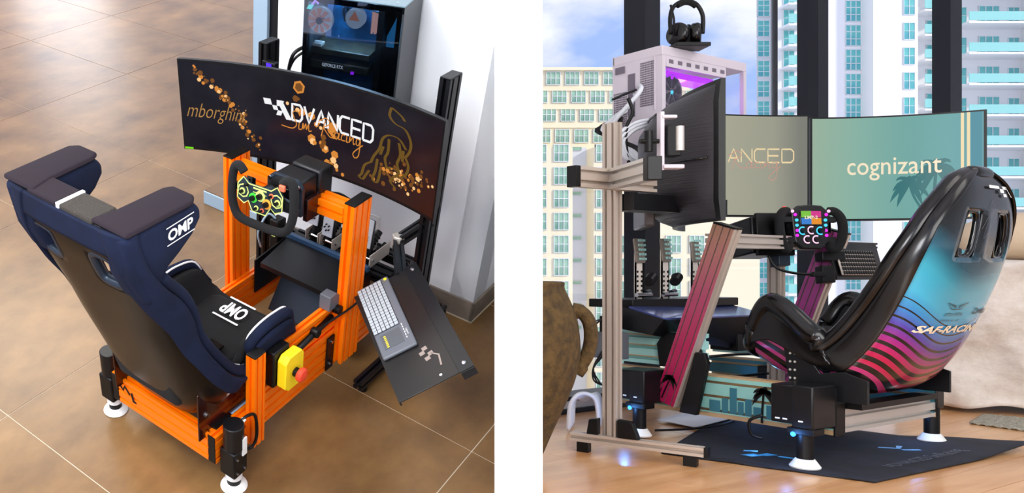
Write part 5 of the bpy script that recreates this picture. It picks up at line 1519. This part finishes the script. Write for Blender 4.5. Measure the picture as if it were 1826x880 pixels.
for zz in (1.22, 1.08):
    f_ = Mb(); f_.lathe([(.012, 0), (.062, 0), (.062, .02), (.056, .02), (.056, .005), (.012, .005)], (x0 + .05, y1 - .10, zz), (-1, 0, 0), 28)
    q = part(WT, 'fan', f_, 'case_shadow')
    for k in range(7):
        a = 2 * PI * k / 7
        b = Mb(); e1 = V3((0, math.cos(a), math.sin(a))); e2 = V3((0, math.cos(a + .5), math.sin(a + .5))); o_ = V3((x0 + .03, y1 - .10, zz))
        b.add([o_ + e1 * .012, o_ + e1 * .055, o_ + e2 * .055, o_ + e2 * .012], [(0, 1, 2, 3)]); part(q, 'fan_blade', b, 'black_plastic', solid=.002, smooth=None)
wb_('cyan_light', (x0 + .04, y1 - .125, 1.21), (x0 + .045, y1 - .115, 1.225), 'cyan_led')
d = bpy.data.lights.new('purple_glow', 'POINT'); d.energy = 1.2; d.color = (.65, .08, 1); d.shadow_soft_size = .03
l = bpy.data.objects.new('purple_glow', d); COL.objects.link(l); l.location = (x0 + .08, y0 + .30, z1 - .13)
rc = random.Random(9)
for k in range(6):
    b = Mb(); xs_ = 2.36 + .02 * k
    b.tube(cr([(xs_ + .04, y1 + .004, 1.24 - .03 * k), (xs_, y1 + .06, 1.20 - .02 * k), (2.45 + .012 * k, y1 + .10, 1.08), (2.40 - .01 * k, y1 + .09, 1.0), (2.30, y1 + .12, .93 + .005 * k)], 6), .006 if k % 2 else .008, 8)
    part(WT, 'cable', b, 'cable_white' if k < 4 else 'black_plastic', smooth=True)
def sp(u, v, d=2.74): return tuple(at((u - 444) / 1450 * d, d, .543 + (490 - v) / 1450 * d))
for k in range(3):
    o = k * 6
    b = Mb(); b.tube(cr([sp(1157, 214 + o * .8), sp(1132, 220 + o), sp(1106 + o * .6, 238 + o), sp(1104 + o * .8, 262), sp(1113 + o * .7, 280), sp(1127 + o * .5, 288)], 6), .0062, 8); part(WT, 'cable', b, 'cable_white', smooth=True)
b = Mb(); b.tube(cr([sp(1120, 175), sp(1128, 200), sp(1118, 225), sp(1116, 260), sp(1122, 292)], 6), .006, 8); part(WT, 'cable', b, 'black_plastic', smooth=True)
b = Mb(); b.tube(cr([sp(1092, 178), sp(1110, 170), sp(1135, 160)], 6), .004, 8); part(WT, 'cable', b, 'black_plastic', smooth=True)
# ---- headset on its stand pad
HC = V3((2.30, -3.225, 1.369))
HS = thing('headset', 'black gaming headset with microphone boom on top of the white tower', 'headset', tuple(HC))
hs = RT * 1.0
hp = lambda a, c, n=0.0: HC + RT * a + V3((0, 0, c)) + FW * n
b = Mb(); b.obox(hp(.005, .007), RT * .062, FW * .04, V3((0, 0, .007))); part(HS, 'stand_pad', b, 'black_plastic', bevel=.002)
b = Mb(); b.tube([hp(*p) for p in cr([(-.058, .055), (-.060, .11), (-.050, .150), (-.02, .172), (.01, .174), (.038, .160), (.056, .13), (.060, .10), (.058, .055)], 5)], .0075, 10); part(HS, 'headband', b, 'black_plastic', smooth=True)
b = Mb(); b.tube([hp(*p) for p in cr([(-.035, .158), (-.01, .169), (.015, .168), (.035, .156)], 5)], .011, 10); part(HS, 'band_pad', b, 'black_fabric', smooth=True)
for sg in (-1, 1):
    b = Mb(); b.lathe([(.0, -.022), (.030, -.020), (.040, -.008), (.041, .008), (.034, .018), (0, .02)], hp(sg * .032, .053), RT * sg + FW * -.6, 28, closed=False); q = part(HS, 'ear_cup', b, 'black_vinyl', smooth=True)
    b = Mb(); b.lathe([(.020, 0), (.038, .002), (.040, .012), (.022, .014)], hp(sg * .022 , .053, .01), -(RT * sg + FW * -.6), 24); part(q, 'ear_pad', b, 'black_fabric')
b = Mb(); b.tube([hp(-.055, .04, -.02), hp(-.062, .10, -.03), hp(-.074, .150, -.03)], [.005, .004, .004], 8); part(HS, 'microphone_boom', b, 'black_plastic', smooth=True)

# ---- pedal deck and pedals
DK2 = thing('pedal_deck', 'black pedal deck with bluish top plate behind the pink post', 'footrest', (2.24, -3.2, .30))
b = Mb(); b.add([(2.157, -2.885, .396), (2.30, -2.90, .43), (2.37, -3.57, .43), (2.14, -3.45, .396)], [(0, 1, 2, 3)]); part(DK2, 'top_plate', b, 'deck_blue' if 'deck_blue' in M else 'black_metal', solid=.006, smooth=None)
b = Mb(); b.add([(2.157, -2.885, .394), (2.14, -3.45, .394), (2.18, -3.45, .26), (2.20, -2.885, .34)], [(0, 1, 2, 3)]); part(DK2, 'front_plate', b, 'black_metal', solid=.006, smooth=None)
b = Mb(); b.prism([(2.157, .394), (2.30, .428), (2.36, .43), (2.36, .36), (2.20, .34)], .006, (0, -2.88, 0), X, Z); part(DK2, 'side_plate', b, 'black_metal', smooth=None)
b = Mb(); b.box((2.16, -3.50, .27), (2.26, -3.30, .39)); part(DK2, 'power_box', b, 'black_plastic', bevel=.004)
for zz in (.30, .33, .36):
    b = Mb(); b.box((2.158, -3.43, zz), (2.16, -3.36, zz + .006)); part(DK2, 'slot_light', b, 'teal_dark')
PD2 = thing('pedal_set', 'three pedals with drilled silver arms and perforated faces on the dark deck', 'pedals', (2.36, -3.2, .43))
b = Mb(); b.box((2.30, -3.55, .425), (2.48, -2.92, .455)); part(PD2, 'base_plate', b, 'black_plastic', bevel=.003)
mat('drilled_steel', '#efe6da', .45); mat('pedal_bronze', '#8f8378', .45)
def pedal(y, zt, zl):
    b = Mb(); b.prism([(-.026, .004), (-.022, 0), (.022, 0), (.026, .004), (.026, zt - zl - .004), (.022, zt - zl), (-.022, zt - zl), (-.026, zt - zl - .004)], .006, (2.345, y, zl), Y, V3((.12, 0, 1)))
    q = part(PD2, 'pedal_face', b, 'pedal_bronze', bevel=.0015)
    mb = Mb()
    for i in range(3):
        for j in range(5):
            c_ = V3((2.338 + .0014 * j, y - .014 + .014 * i, zl + .014 + j * .0165)); mb.obox(c_, X * .002, Y * .0045, Z * .004)
    part(q, 'grip_slot', mb, 'pale_teal')
    mb = Mb(); mb.box((2.352, y - .022, .455), (2.358, y - .016, zl + .05)); mb.box((2.352, y + .016, .455), (2.358, y + .022, zl + .05)); mb.box((2.352, y - .022, .455), (2.356, y + .022, zl + .02)); q = part(PD2, 'pedal_arm', mb, 'drilled_steel')
    mb = Mb()
    for i in range(2):
        for j in range(6): mb.cyl((2.3525, y - .011 + i * .022, .468 + j * .017), (2.3505, y - .011 + i * .022, .468 + j * .017), .0044, n=10)
    part(q, 'drilled_hole', mb, 'black_plastic')
    mb = Mb(); mb.cyl((2.34, y - .035, .515), (2.38, y - .10, .535), .014, n=14); mb.cyl((2.35, y - .03, .475), (2.37, y - .08, .48), .01, n=12); part(PD2, 'damper', mb, 'black_plastic')
    mb = Mb()
    for k in range(6): mb.lathe([(.016, 0), (.0185, .003), (.016, .006)], V3((2.343 + .004 * k, y - .041 - .0095 * k, .517 + .003 * k)), V3((.5, -.8, .25)), 12)
    part(PD2, 'spring', mb, 'black_metal')
    mb = Mb(); mb.cyl((2.335, y - .04, .47), (2.335, y + .04, .47), .008, n=12); part(PD2, 'pivot_bolt', mb, 'chrome')
for y, zt, zl in ((-3.03, .673, .585), (-3.18, .676, .59), (-3.36, .668, .59)): pedal(y, zt, zl)

# ---- wheel base, wheel
WB2 = thing('wheel_base', 'black steering motor between the leaning posts behind the lit wheel', 'motor', (2.08, -3.40, .69))
wx, wy_, wz = V3((-.48, -.876, 0)).normalized(), V3((.103, -.099, .99)).normalized(), None
wz = wx.cross(wy_).normalized()
if wz.dot(FW) > 0: wz = -wz     # towards the driver
C2 = V3((1.979, -3.405, .700))
f2 = lambda a, c, n=0.0: C2 + wx * a + wy_ * c + wz * n
def wbx(T, name, a0, a1, c0_, c1_, n0, n1, m, fn=f2, **k):
    bb = Mb(); bb.obox(fn((a0 + a1) / 2, (c0_ + c1_) / 2, (n0 + n1) / 2), (fn(a1, 0, 0) - fn(a0, 0, 0)) / 2, (fn(0, c1_, 0) - fn(0, c0_, 0)) / 2, (fn(0, 0, n1) - fn(0, 0, n0)) / 2); return part(T, name, bb, m, **k)
wbx(WB2, 'motor_body', -.16, -.045, -.075, .055, -.20, -.06, 'black_metal', bevel=.006)
wbx(WB2, 'front_plate', -.15, -.02, -.085, .065, -.06, -.045, 'black_plastic', bevel=.003)
wbx(WB2, 'mount_plate', -.075, -.035, -.12, -.075, -.10, -.05, 'dark_slate_metal', bevel=.002)
b = Mb(); b.cyl(f2(-.03, 0, -.05), f2(0, 0, -.005), .03, n=20); part(WB2, 'shaft_hub', b, 'black_plastic')
b = Mb(); b.tube(cr([tuple(f2(-.13, -.09, -.02)), tuple(f2(-.11, -.135, -.01)), tuple(f2(-.05, -.155, 0)), tuple(f2(.02, -.158, 0)), tuple(f2(.05, -.155, -.02))], 6), .0045, 8); part(WB2, 'cable', b, 'black_plastic', smooth=True)
wbx(WB2, 'cable_plug', .0, .045, -.166, -.150, -.01, .01, 'black_plastic', bevel=.002)
wbx(WB2, 'cable_clamp', .045, .09, -.185, -.125, -.05, -.01, 'black_plastic', bevel=.004)
wbx(WB2, 'switch_block', .055, .135, -.108, -.075, -.06, -.02, 'black_plastic', bevel=.003)
SW2 = thing('steering_wheel', 'racing wheel with colourful display and glowing pink and cyan buttons', 'steering wheel', tuple(C2))
pl2 = [(-.065, .055), (-.04, .078), (0, .082), (.04, .078), (.065, .055), (.060, -.02), (.055, -.05), (.03, -.072), (-.03, -.072), (-.055, -.05), (-.060, -.02)]
b = Mb(); b.prism(pl2, .018, f2(0, 0, -.006), wx, wy_); part(SW2, 'button_plate', b, 'black_metal', bevel=.004, smooth=None)
for sg in (-1, 1):
    b = Mb(); b.tube([f2(sg * p[0], p[1], p[2]) for p in cr([(.070, .060, 0), (.088, .058, .004), (.104, .035, .010), (.108, .0, .012), (.102, -.04, .010), (.088, -.070, .004), (.076, -.070, 0), (.070, -.045, -.002)], 4)], .0145, 12)
    part(SW2, 'grip', b, 'black_fabric', smooth=True)
    wbx(SW2, 'spoke', sg * .055, sg * .09, .02, .04, -.004, .01, 'black_plastic', bevel=.002); wbx(SW2, 'spoke', sg * .055, sg * .085, -.05, -.03, -.004, .01, 'black_plastic', bevel=.002)
    wbx(SW2, 'shift_paddle', sg * .06, sg * .095, -.01, .05, -.03, -.024, 'black_gloss', bevel=.002)
    for i, (a, c, m) in enumerate(((.062, .058, 'pink_led'), (.053, .046, 'magenta_light'), (.049, .027, 'cyan_led'), (.049, .009, 'cyan_led'), (.049, -.009, 'magenta_light'), (.050, -.026, 'magenta_light'))):
        b = Mb(); b.lathe([(.0052, 0), (.0052, .003), (.003, .005)], f2(sg * a, c, .012), wz, 14); part(SW2, 'button', b, m)
wbx(SW2, 'display_frame', -.038, .038, .008, .062, .010, .014, 'black_gloss', bevel=.002)
emis('disp_green', '#7ac143', 1); emis('disp_pink', '#d23a8c', 1); emis('disp_blue', '#3a7fd0', 1); emis('disp_orange', '#e8902a', 1)
dsp = wbx(SW2, 'display', -.034, .034, .012, .058, .0142, .0148, 'black_gloss', smooth=None)
for (a0, a1, c0_, c1_, m) in ((-.034, 0, .036, .058, 'disp_green'), (0, .034, .036, .058, 'disp_pink'), (-.034, 0, .012, .034, 'disp_blue'), (0, .034, .012, .034, 'disp_orange')):
    b = Mb(); poly_on(b, [(a0, c0_), (a1, c0_), (a1, c1_), (a0, c1_)], lambda a, c: f2(a, c, .0152)); part(dsp, 'display_tile', b, m, smooth=None)
b = Mb(); letter(b, 'LMP-2', lambda a, c: f2(a, c, .0158), -.022, .022, .030, .042, weight=.03); part(dsp, 'lettering', b, 'text_sand', smooth=None)
for a, c, m in ((-.030, -.010, 'cyan_led'), (.030, -.010, 'cyan_led'), (0, -.008, 'pink_led'), (-.015, -.040, 'pink_led'), (.015, -.040, 'pink_led')):
    b = Mb(); b.cyl(f2(a, c, .012), f2(a, c, .026), .0075, n=14); q = part(SW2, 'rotary_knob', b, 'black_plastic')
    b = Mb(); R1 = .0125
    strip(b, [(a + R1 * math.cos(t), c + R1 * math.sin(t)) for t in [math.radians(60 + 240 * k / 12) for k in range(13)]], lambda x_, y_: f2(x_, y_, .0135), .0045); part(q, 'glow_ring', b, m, smooth=None)
b = Mb(); b.lathe([(.008, 0), (.008, .004), (.004, .006)], f2(-.082, .070, .0), wz, 14); part(SW2, 'red_button', b, 'red_plastic')

# ---- keyboard on its little shelf
KT = thing('keyboard_shelf', 'small black keyboard shelf on an arm right of the far pink post', 'shelf', (1.90, -3.60, .58))
b = Mb(); b.add([(1.93, -3.48, .525), (1.93, -3.81, .525), (1.96, -3.81, .650), (1.96, -3.48, .650)], [(0, 1, 2, 3)]); part(KT, 'plate', b, 'black_metal', solid=.006, smooth=None)
b = Mb(); beam(b, (1.975, -3.46, .648), (1.975, -3.83, .648), X, .03, .02, 1, 1); part(KT, 'rail', b, 'black_metal', smooth=None)
KB2 = thing('keyboard', 'compact grey keyboard with round black keys beside the seat back', 'keyboard', (1.93, -3.6, .58))
kb = lambda a, c, n=0.0: V3((1.924, -3.50, .540)) + V3((0, -1, 0)) * a + V3((.03, 0, .115)).normalized() * c + V3((-.968, 0, .252)) * n
def kbb(a0, a1, c0_, c1_, n0, n1): 
    mb = Mb(); mb.obox(kb((a0 + a1) / 2, (c0_ + c1_) / 2, (n0 + n1) / 2), (kb(a1, 0) - kb(a0, 0)) / 2, (kb(0, c1_) - kb(0, c0_)) / 2, (kb(0, 0, n1) - kb(0, 0, n0)) / 2); return mb
part(KB2, 'body', kbb(0, .25, 0, .088, 0, .006), 'silver_alu', bevel=.002)
k2m = Mb(); k2m.lathe([(.0062, 0), (.0062, .002), (.005, .003)], (0, 0, 0), (0, 0, 1), 10); kme2 = mesh_from(k2m, 'key', ['black_plastic'])
rk2 = Matrix((V3((0, -1, 0)), V3((.03, 0, .115)).normalized(), V3((-.968, 0, .252)))).transposed()
for r_ in range(6):
    for c_ in range(15):
        inst(KB2, 'key', kme2, kb(.012 + c_ * .0163, .008 + r_ * .0145, .006), (1.1, 1.12, 1), rk2)

# ---- bucket seat with printed back
YR = -3.19
mat('livery', '#3a9ab0', .24, coat=.3, spec=.35)
m_ = M['livery']; nt = m_.node_tree; pb = nt.nodes['Principled BSDF']
tc = nt.nodes.new('ShaderNodeTexCoord'); sx_ = nt.nodes.new('ShaderNodeSeparateXYZ'); nt.links.new(tc.outputs['Object'], sx_.inputs[0])
def mth(op, a, c=None, v=None):
    n = nt.nodes.new('ShaderNodeMath'); n.operation = op
    if isinstance(a, (int, float)): n.inputs[0].default_value = a
    else: nt.links.new(a, n.inputs[0])
    if c is not None:
        if isinstance(c, (int, float)): n.inputs[1].default_value = c
        else: nt.links.new(c, n.inputs[1])
    return n.outputs[0]
# object origin = seat base at z .20; rows sweep up towards the near side
yy2 = mth('MULTIPLY', sx_.outputs['Y'], sx_.outputs['Y'])
swp = mth('MULTIPLY', yy2, 1.6)
zc_ = mth('SUBTRACT', sx_.outputs['Z'], swp)
zc_ = mth('ADD', zc_, mth('MULTIPLY', mth('MAXIMUM', mth('SUBTRACT', sx_.outputs['X'], .06), 0.0), -.60))
mr = nt.nodes.new('ShaderNodeMapRange'); mr.inputs['From Min'].default_value = -.02; mr.inputs['From Max'].default_value = .46
nt.links.new(zc_, mr.inputs['Value'])
rp = nt.nodes.new('ShaderNodeValToRGB')
st = ((0, '#b03a78'), (1.0, '#060708'), (.10, '#b01038'), (.17, '#b01858'), (.25, '#8c1f7c'), (.32, '#4a3a9a'), (.40, '#2f78b8'), (.50, '#3aa0c0'), (.64, '#3a96ac'), (.76, '#1f4f60'), (.88, '#0a1216'))
for i, (p_, c_) in enumerate(st):
    el = rp.color_ramp.elements[i] if i < 2 else rp.color_ramp.elements.new(p_)
    el.position = p_; el.color = (*hx(c_), 1)
nt.links.new(mr.outputs[0], rp.inputs['Fac'])
ph = mth('FRACT', mth('MULTIPLY', zc_, 1 / .0245))
wd = nt.nodes.new('ShaderNodeMapRange'); wd.inputs['From Min'].default_value = .0; wd.inputs['From Max'].default_value = .19; wd.inputs['To Min'].default_value = .58; wd.inputs['To Max'].default_value = .12
nt.links.new(zc_, wd.inputs['Value'])
isb = mth('LESS_THAN', ph, wd.outputs[0]); isb = mth('MULTIPLY', isb, mth('LESS_THAN', zc_, .205))
mx = nt.nodes.new('ShaderNodeMixRGB'); nt.links.new(isb, mx.inputs[0]); nt.links.new(rp.outputs[0], mx.inputs[1]); mx.inputs[2].default_value = (.004, .004, .005, 1)
nt.links.new(mx.outputs[0], pb.inputs['Base Color'])
mat('coral_shell', '#b04a5c', .3, coat=.4)
#      x,   z,   nx,  nz,  w,   d,   flare
SR = [(1.945, .295, -.3, 1, .215, .085, 0), (1.91, .258, -.1, 1, .225, .165, 0), (1.86, .232, 0, 1, .235, .222, 0), (1.80, .212, .05, 1, .24, .215, 0), (1.725, .200, .15, 1, .24, .172, 0), (1.66, .203, .4, 1, .24, .165, 0),
      (1.605, .235, .9, .7, .24, .155, 0), (1.565, .285, 1, .45, .235, .15, 0), (1.530, .345, 1, .32, .232, .14, 0), (1.498, .42, 1, .25, .232, .125, 0), (1.470, .50, 1, .2, .235, .105, .05), (1.450, .575, 1, .15, .235, .085, .1), (1.437, .64, 1, .1, .228, .065, .1), (1.430, .70, 1, .05, .205, .05, .1), (1.428, .755, 1, 0, .165, .035, 0), (1.434, .795, 1, -.1, .115, .022, 0), (1.445, .818, .8, -.5, .05, .01, 0)]
ST2 = thing('racing_seat', 'glossy bucket racing seat with teal to magenta striped printed back on the mat rig', 'seat', (1.62, YR, .20))
g2, NR2 = seat_fn(SR, 5, 3.4, YR)
def row2(z):
    best = 0
    for i in range(NR2):
        if i > NR2 * .4 and g2(i, 0).z <= z: best = i
    return best
h0, h1 = row2(.598), row2(.712)
skip2 = lambda i, j: h0 <= i < h1 and .07 < abs(t_of(j + .5, 40)) < .28
b = Mb(); b.grid(lambda a, c: g2(a * NR2, -1 + 2 * c, -.004), NR2, 40, skip=skip2); part(ST2, 'shell', b, 'livery', smooth=True, solid=.006)
skip2b = lambda i, j: h0 - 2 <= i < h1 + 2 and .0 < abs(t_of(j + .5, 40)) < .50
b = Mb(); b.grid(lambda a, c: g2(a * NR2, (-1 + 2 * c) * .98, .022, -.008), NR2, 40, skip=skip2b); part(ST2, 'lining', b, 'black_fabric', smooth=True, solid=.02)
for sg in (-1, 1):
    pts = [g2(i, sg, .004) for i in range(0, NR2 + 1)]
    rr_ = [.030 if i < NR2 * .30 else .024 for i in range(NR2 + 1)]
    b = Mb(); b.tube(pts, rr_, 12); part(ST2, 'rolled_edge', b, 'black_vinyl', smooth=True)
    # broad black side border
    def bord(a, c, sg=sg):
        i = a * NR2
        t0 = .80 if i < NR2 * .78 else max(.30, .80 - (i / NR2 - .78) / .22 * .50)
        if i < NR2 * .30: t0 = .84
        t = t0 + (1 - t0) * c
        return g2(i, sg * t, -.011)
    b = Mb(); b.grid(bord, NR2, 10); part(ST2, 'side_border', b, 'black_vinyl', smooth=True, solid=.008)
b = Mb(); b.tube([g2(0, -1 + 2 * k / 24, .004) for k in range(25)], .026, 12); part(ST2, 'front_roll', b, 'black_vinyl', smooth=True)
b = Mb(); b.tube([g2(NR2, -1 + 2 * k / 12, .004) for k in range(13)], .022, 12); part(ST2, 'top_roll', b, 'black_vinyl', smooth=True)
for sg in (-1, 1):
    pts = []
    ci = (h0 + h1) / 2; ri = (h1 - h0) / 2
    for k in range(28):
        a = 2 * PI * k / 28; ca, sa = math.cos(a), math.sin(a); e = .5
        pts.append(g2(ci + ri * abs(sa) ** e * (1 if sa > 0 else -1), sg * (.175 + .110 * abs(ca) ** e * (1 if ca > 0 else -1)), .002))
    b = Mb(); b.loop_tube(pts, .008, 8); part(ST2, 'harness_opening', b, 'black_gloss', smooth=True)
b = Mb(); b.prism([(-.13, -.16), (.10, -.17), (.13, -.14), (.13, .14), (.10, .17), (-.13, .16)], .07, (1.80, YR, .30), V3((1, 0, .05)), Y); part(ST2, 'cushion', b, 'black_fabric', smooth=True, bevel=.025, seg=3)
b = Mb(); b.prism([(-.15, -.13), (.13, -.15), (.13, .15), (-.15, .13)], .04, (1.56, YR, .45), V3((-.3, 0, 1)), Y); part(ST2, 'back_cushion', b, 'black_fabric', smooth=True, bevel=.018, seg=3)
# lettering on the printed back:  a runs left to right as seen from behind
def zrow(z):
    lo = NR2 * .4
    for i in range(int(lo * 10), NR2 * 10):
        if g2(i / 10, 0).z >= z: return i / 10
    return NR2
def fb(a, c, lift=-.0085):
    return g2(zrow(c), -a, lift)
_rows = {}
def fb2(a, c):
    k = round(c, 4)
    if k not in _rows: _rows[k] = zrow(k)
    t = math.asin(min(.999, abs(a)) ** (3.4 / 2)) / (PI / 2)
    return g2(_rows[k], -math.copysign(t, a), -.0095)
emis('dummy', '#000000', 0) if False else None
mat('print_sand', '#e6d5b8', .4); mat('print_black', '#0a0c0f', .4)
b = Mb(); letter(b, 'SAF-RACING', fb2, -.80, .72, .384, .404, shear=.35, weight=.035); part(ST2, 'sand_lettering', b, 'print_sand', smooth=None)
b = Mb(); letter(b, 'Cognizant', fb2, .25, .72, .428, .452, shear=.3, weight=.02)
letter(b, 'ASTON MARTIN', fb2, -.42, .0, .430, .440, weight=-.01); letter(b, 'FORMULA ONE TEAM', fb2, -.46, -.02, .416, .423, weight=-.01)
part(ST2, 'black_lettering', b, 'print_black', smooth=None)
b = Mb()
for sg in (-1, 1):
    for k in range(4): strip(b, [(-.2 + sg * .025, .452 + .003 * k), (-.2 + sg * (.22 - .035 * (3 - k)), .459 + .0025 * k)], fb2, .0012)
    strip(b, [(-.2, .449), (-.2 + sg * .12, .450), (-.2 + sg * .24, .468)], fb2, .0018)
part(ST2, 'wing_emblem', b, 'print_black', smooth=None)
b = Mb()
fe = lambda a, c: g2(zrow(.742 + c * .040), -(-.02 + a * .30), -.0125)
for q_ in (((0, .8), (.3, .8), (.3, 1), (0, 1)), ((.3, .55), (.55, .55), (.55, .8), (.3, .8)), ((.55, .8), (.85, .8), (.85, 1), (.55, 1)), ((.45, .3), (.7, .3), (.7, .5), (.45, .5))): poly_on(b, q_, fe)
strip(b, [(.95, 1), (1.25, .3)], fe, .08)
part(ST2, 'white_emblem', b, 'label_white', smooth=None)
b = Mb(); mat('signature_grey', '#5d6068', .5)
strip(b, cr([(-.10, .70), (0, .74), (-.05, .69), (.05, .745), (.02, .68), (.08, .73), (.12, .70)], 6), fb2, .0022); strip(b, cr([(-.2, .665), (-.05, .70), (-.12, .64), (.1, .69), (.12, .70)], 6), fb2, .0022)
part(ST2, 'signature', b, 'signature_grey', smooth=None)

# ---- loose things on the floor
CW = thing('white_cable_coil', 'bundle of white hoses looping over the silver foot beam', 'cable', (2.36, -2.75, 0))
for k in range(5):
    b = Mb(); o_ = V3((2.36 + .02 * k, -2.72 - .03 * k, 0))
    b.tube(cr([tuple(o_ + V3((.02, .03, .01))), tuple(o_ + V3((.01, .03, .10))), tuple(o_ + V3((0, -.01, .135 - .01 * k))), tuple(o_ + V3((-.01, -.07, .11))), tuple(o_ + V3((0, -.10, .012)))], 6), .007, 8)
    part(CW, 'hose', b, 'cable_white', smooth=True)
PA = thing('paper_sheet', 'white sheet lying on the floor behind the pink post foot', 'paper', (2.28, -3.28, .006))
b = Mb(); b.add([(2.20, -3.12, .010), (2.36, -3.14, .010), (2.40, -3.40, .012), (2.24, -3.42, .012)], [(0, 1, 2, 3)]); part(PA, 'sheet', b, 'paper_white', solid=.002, smooth=None)
FC = thing('floor_cable', 'thin black cable on the floor along the paper sheet', 'cable', (2.2, -3.2, 0))
b = Mb(); b.tube(cr([(2.20, -2.90, .02), (2.19, -3.05, .012), (2.17, -3.20, .014), (2.20, -3.34, .014), (2.25, -3.45, .012)], 6), .004, 8); part(FC, 'cord', b, 'black_plastic', smooth=True)
HB = thing('handbrake_box', 'small grey control box with wires left of the silver upright', 'control box', (2.30, -2.80, .30))
b = Mb(); b.box((2.27, -2.86, .255), (2.37, -2.80, .345)); part(HB, 'body', b, 'grey_plastic', bevel=.003)
b = Mb(); b.box((2.31, -2.84, .345), (2.35, -2.81, .40)); part(HB, 'clamp', b, 'black_plastic', bevel=.003)
for k in range(3):
    b = Mb(); b.tube(cr([(2.33, -2.80, .26 + .01 * k), (2.35, -2.78, .22), (2.34 - .01 * k, -2.77, .18), (2.31, -2.78, .165)], 5), .003, 6); part(HB, 'wire', b, 'black_plastic', smooth=True)
for k in range(2):
    b = Mb(); b.tube(cr([(2.34, -2.81, .39), (2.36, -2.78, .37 - .02 * k), (2.34, -2.78, .33)], 5), .003, 6); part(HB, 'wire', b, 'black_plastic', smooth=True)
for k in range(3):
    T = thing('rig_cable', ('black cable hanging under the teal rail near the first actuator', 'black cable running along the far teal rail', 'black cable loop beside the near rear actuator')[k], 'cable', (2.0, -3.0, .2))
    P = ([(2.20, -2.90, .215), (2.15, -2.95, .19), (2.08, -3.05, .20), (2.0, -3.2, .215)], [(2.10, -3.0, .27), (2.0, -3.15, .28), (1.93, -3.3, .235), (1.85, -3.4, .225)], [(1.80, -2.80, .14), (1.83, -2.79, .12), (1.83, -2.80, .08), (1.81, -2.82, .07)])[k]
    b = Mb(); b.tube(cr(P, 6), .0045, 8); part(T, 'cord', b, 'black_plastic', smooth=True)
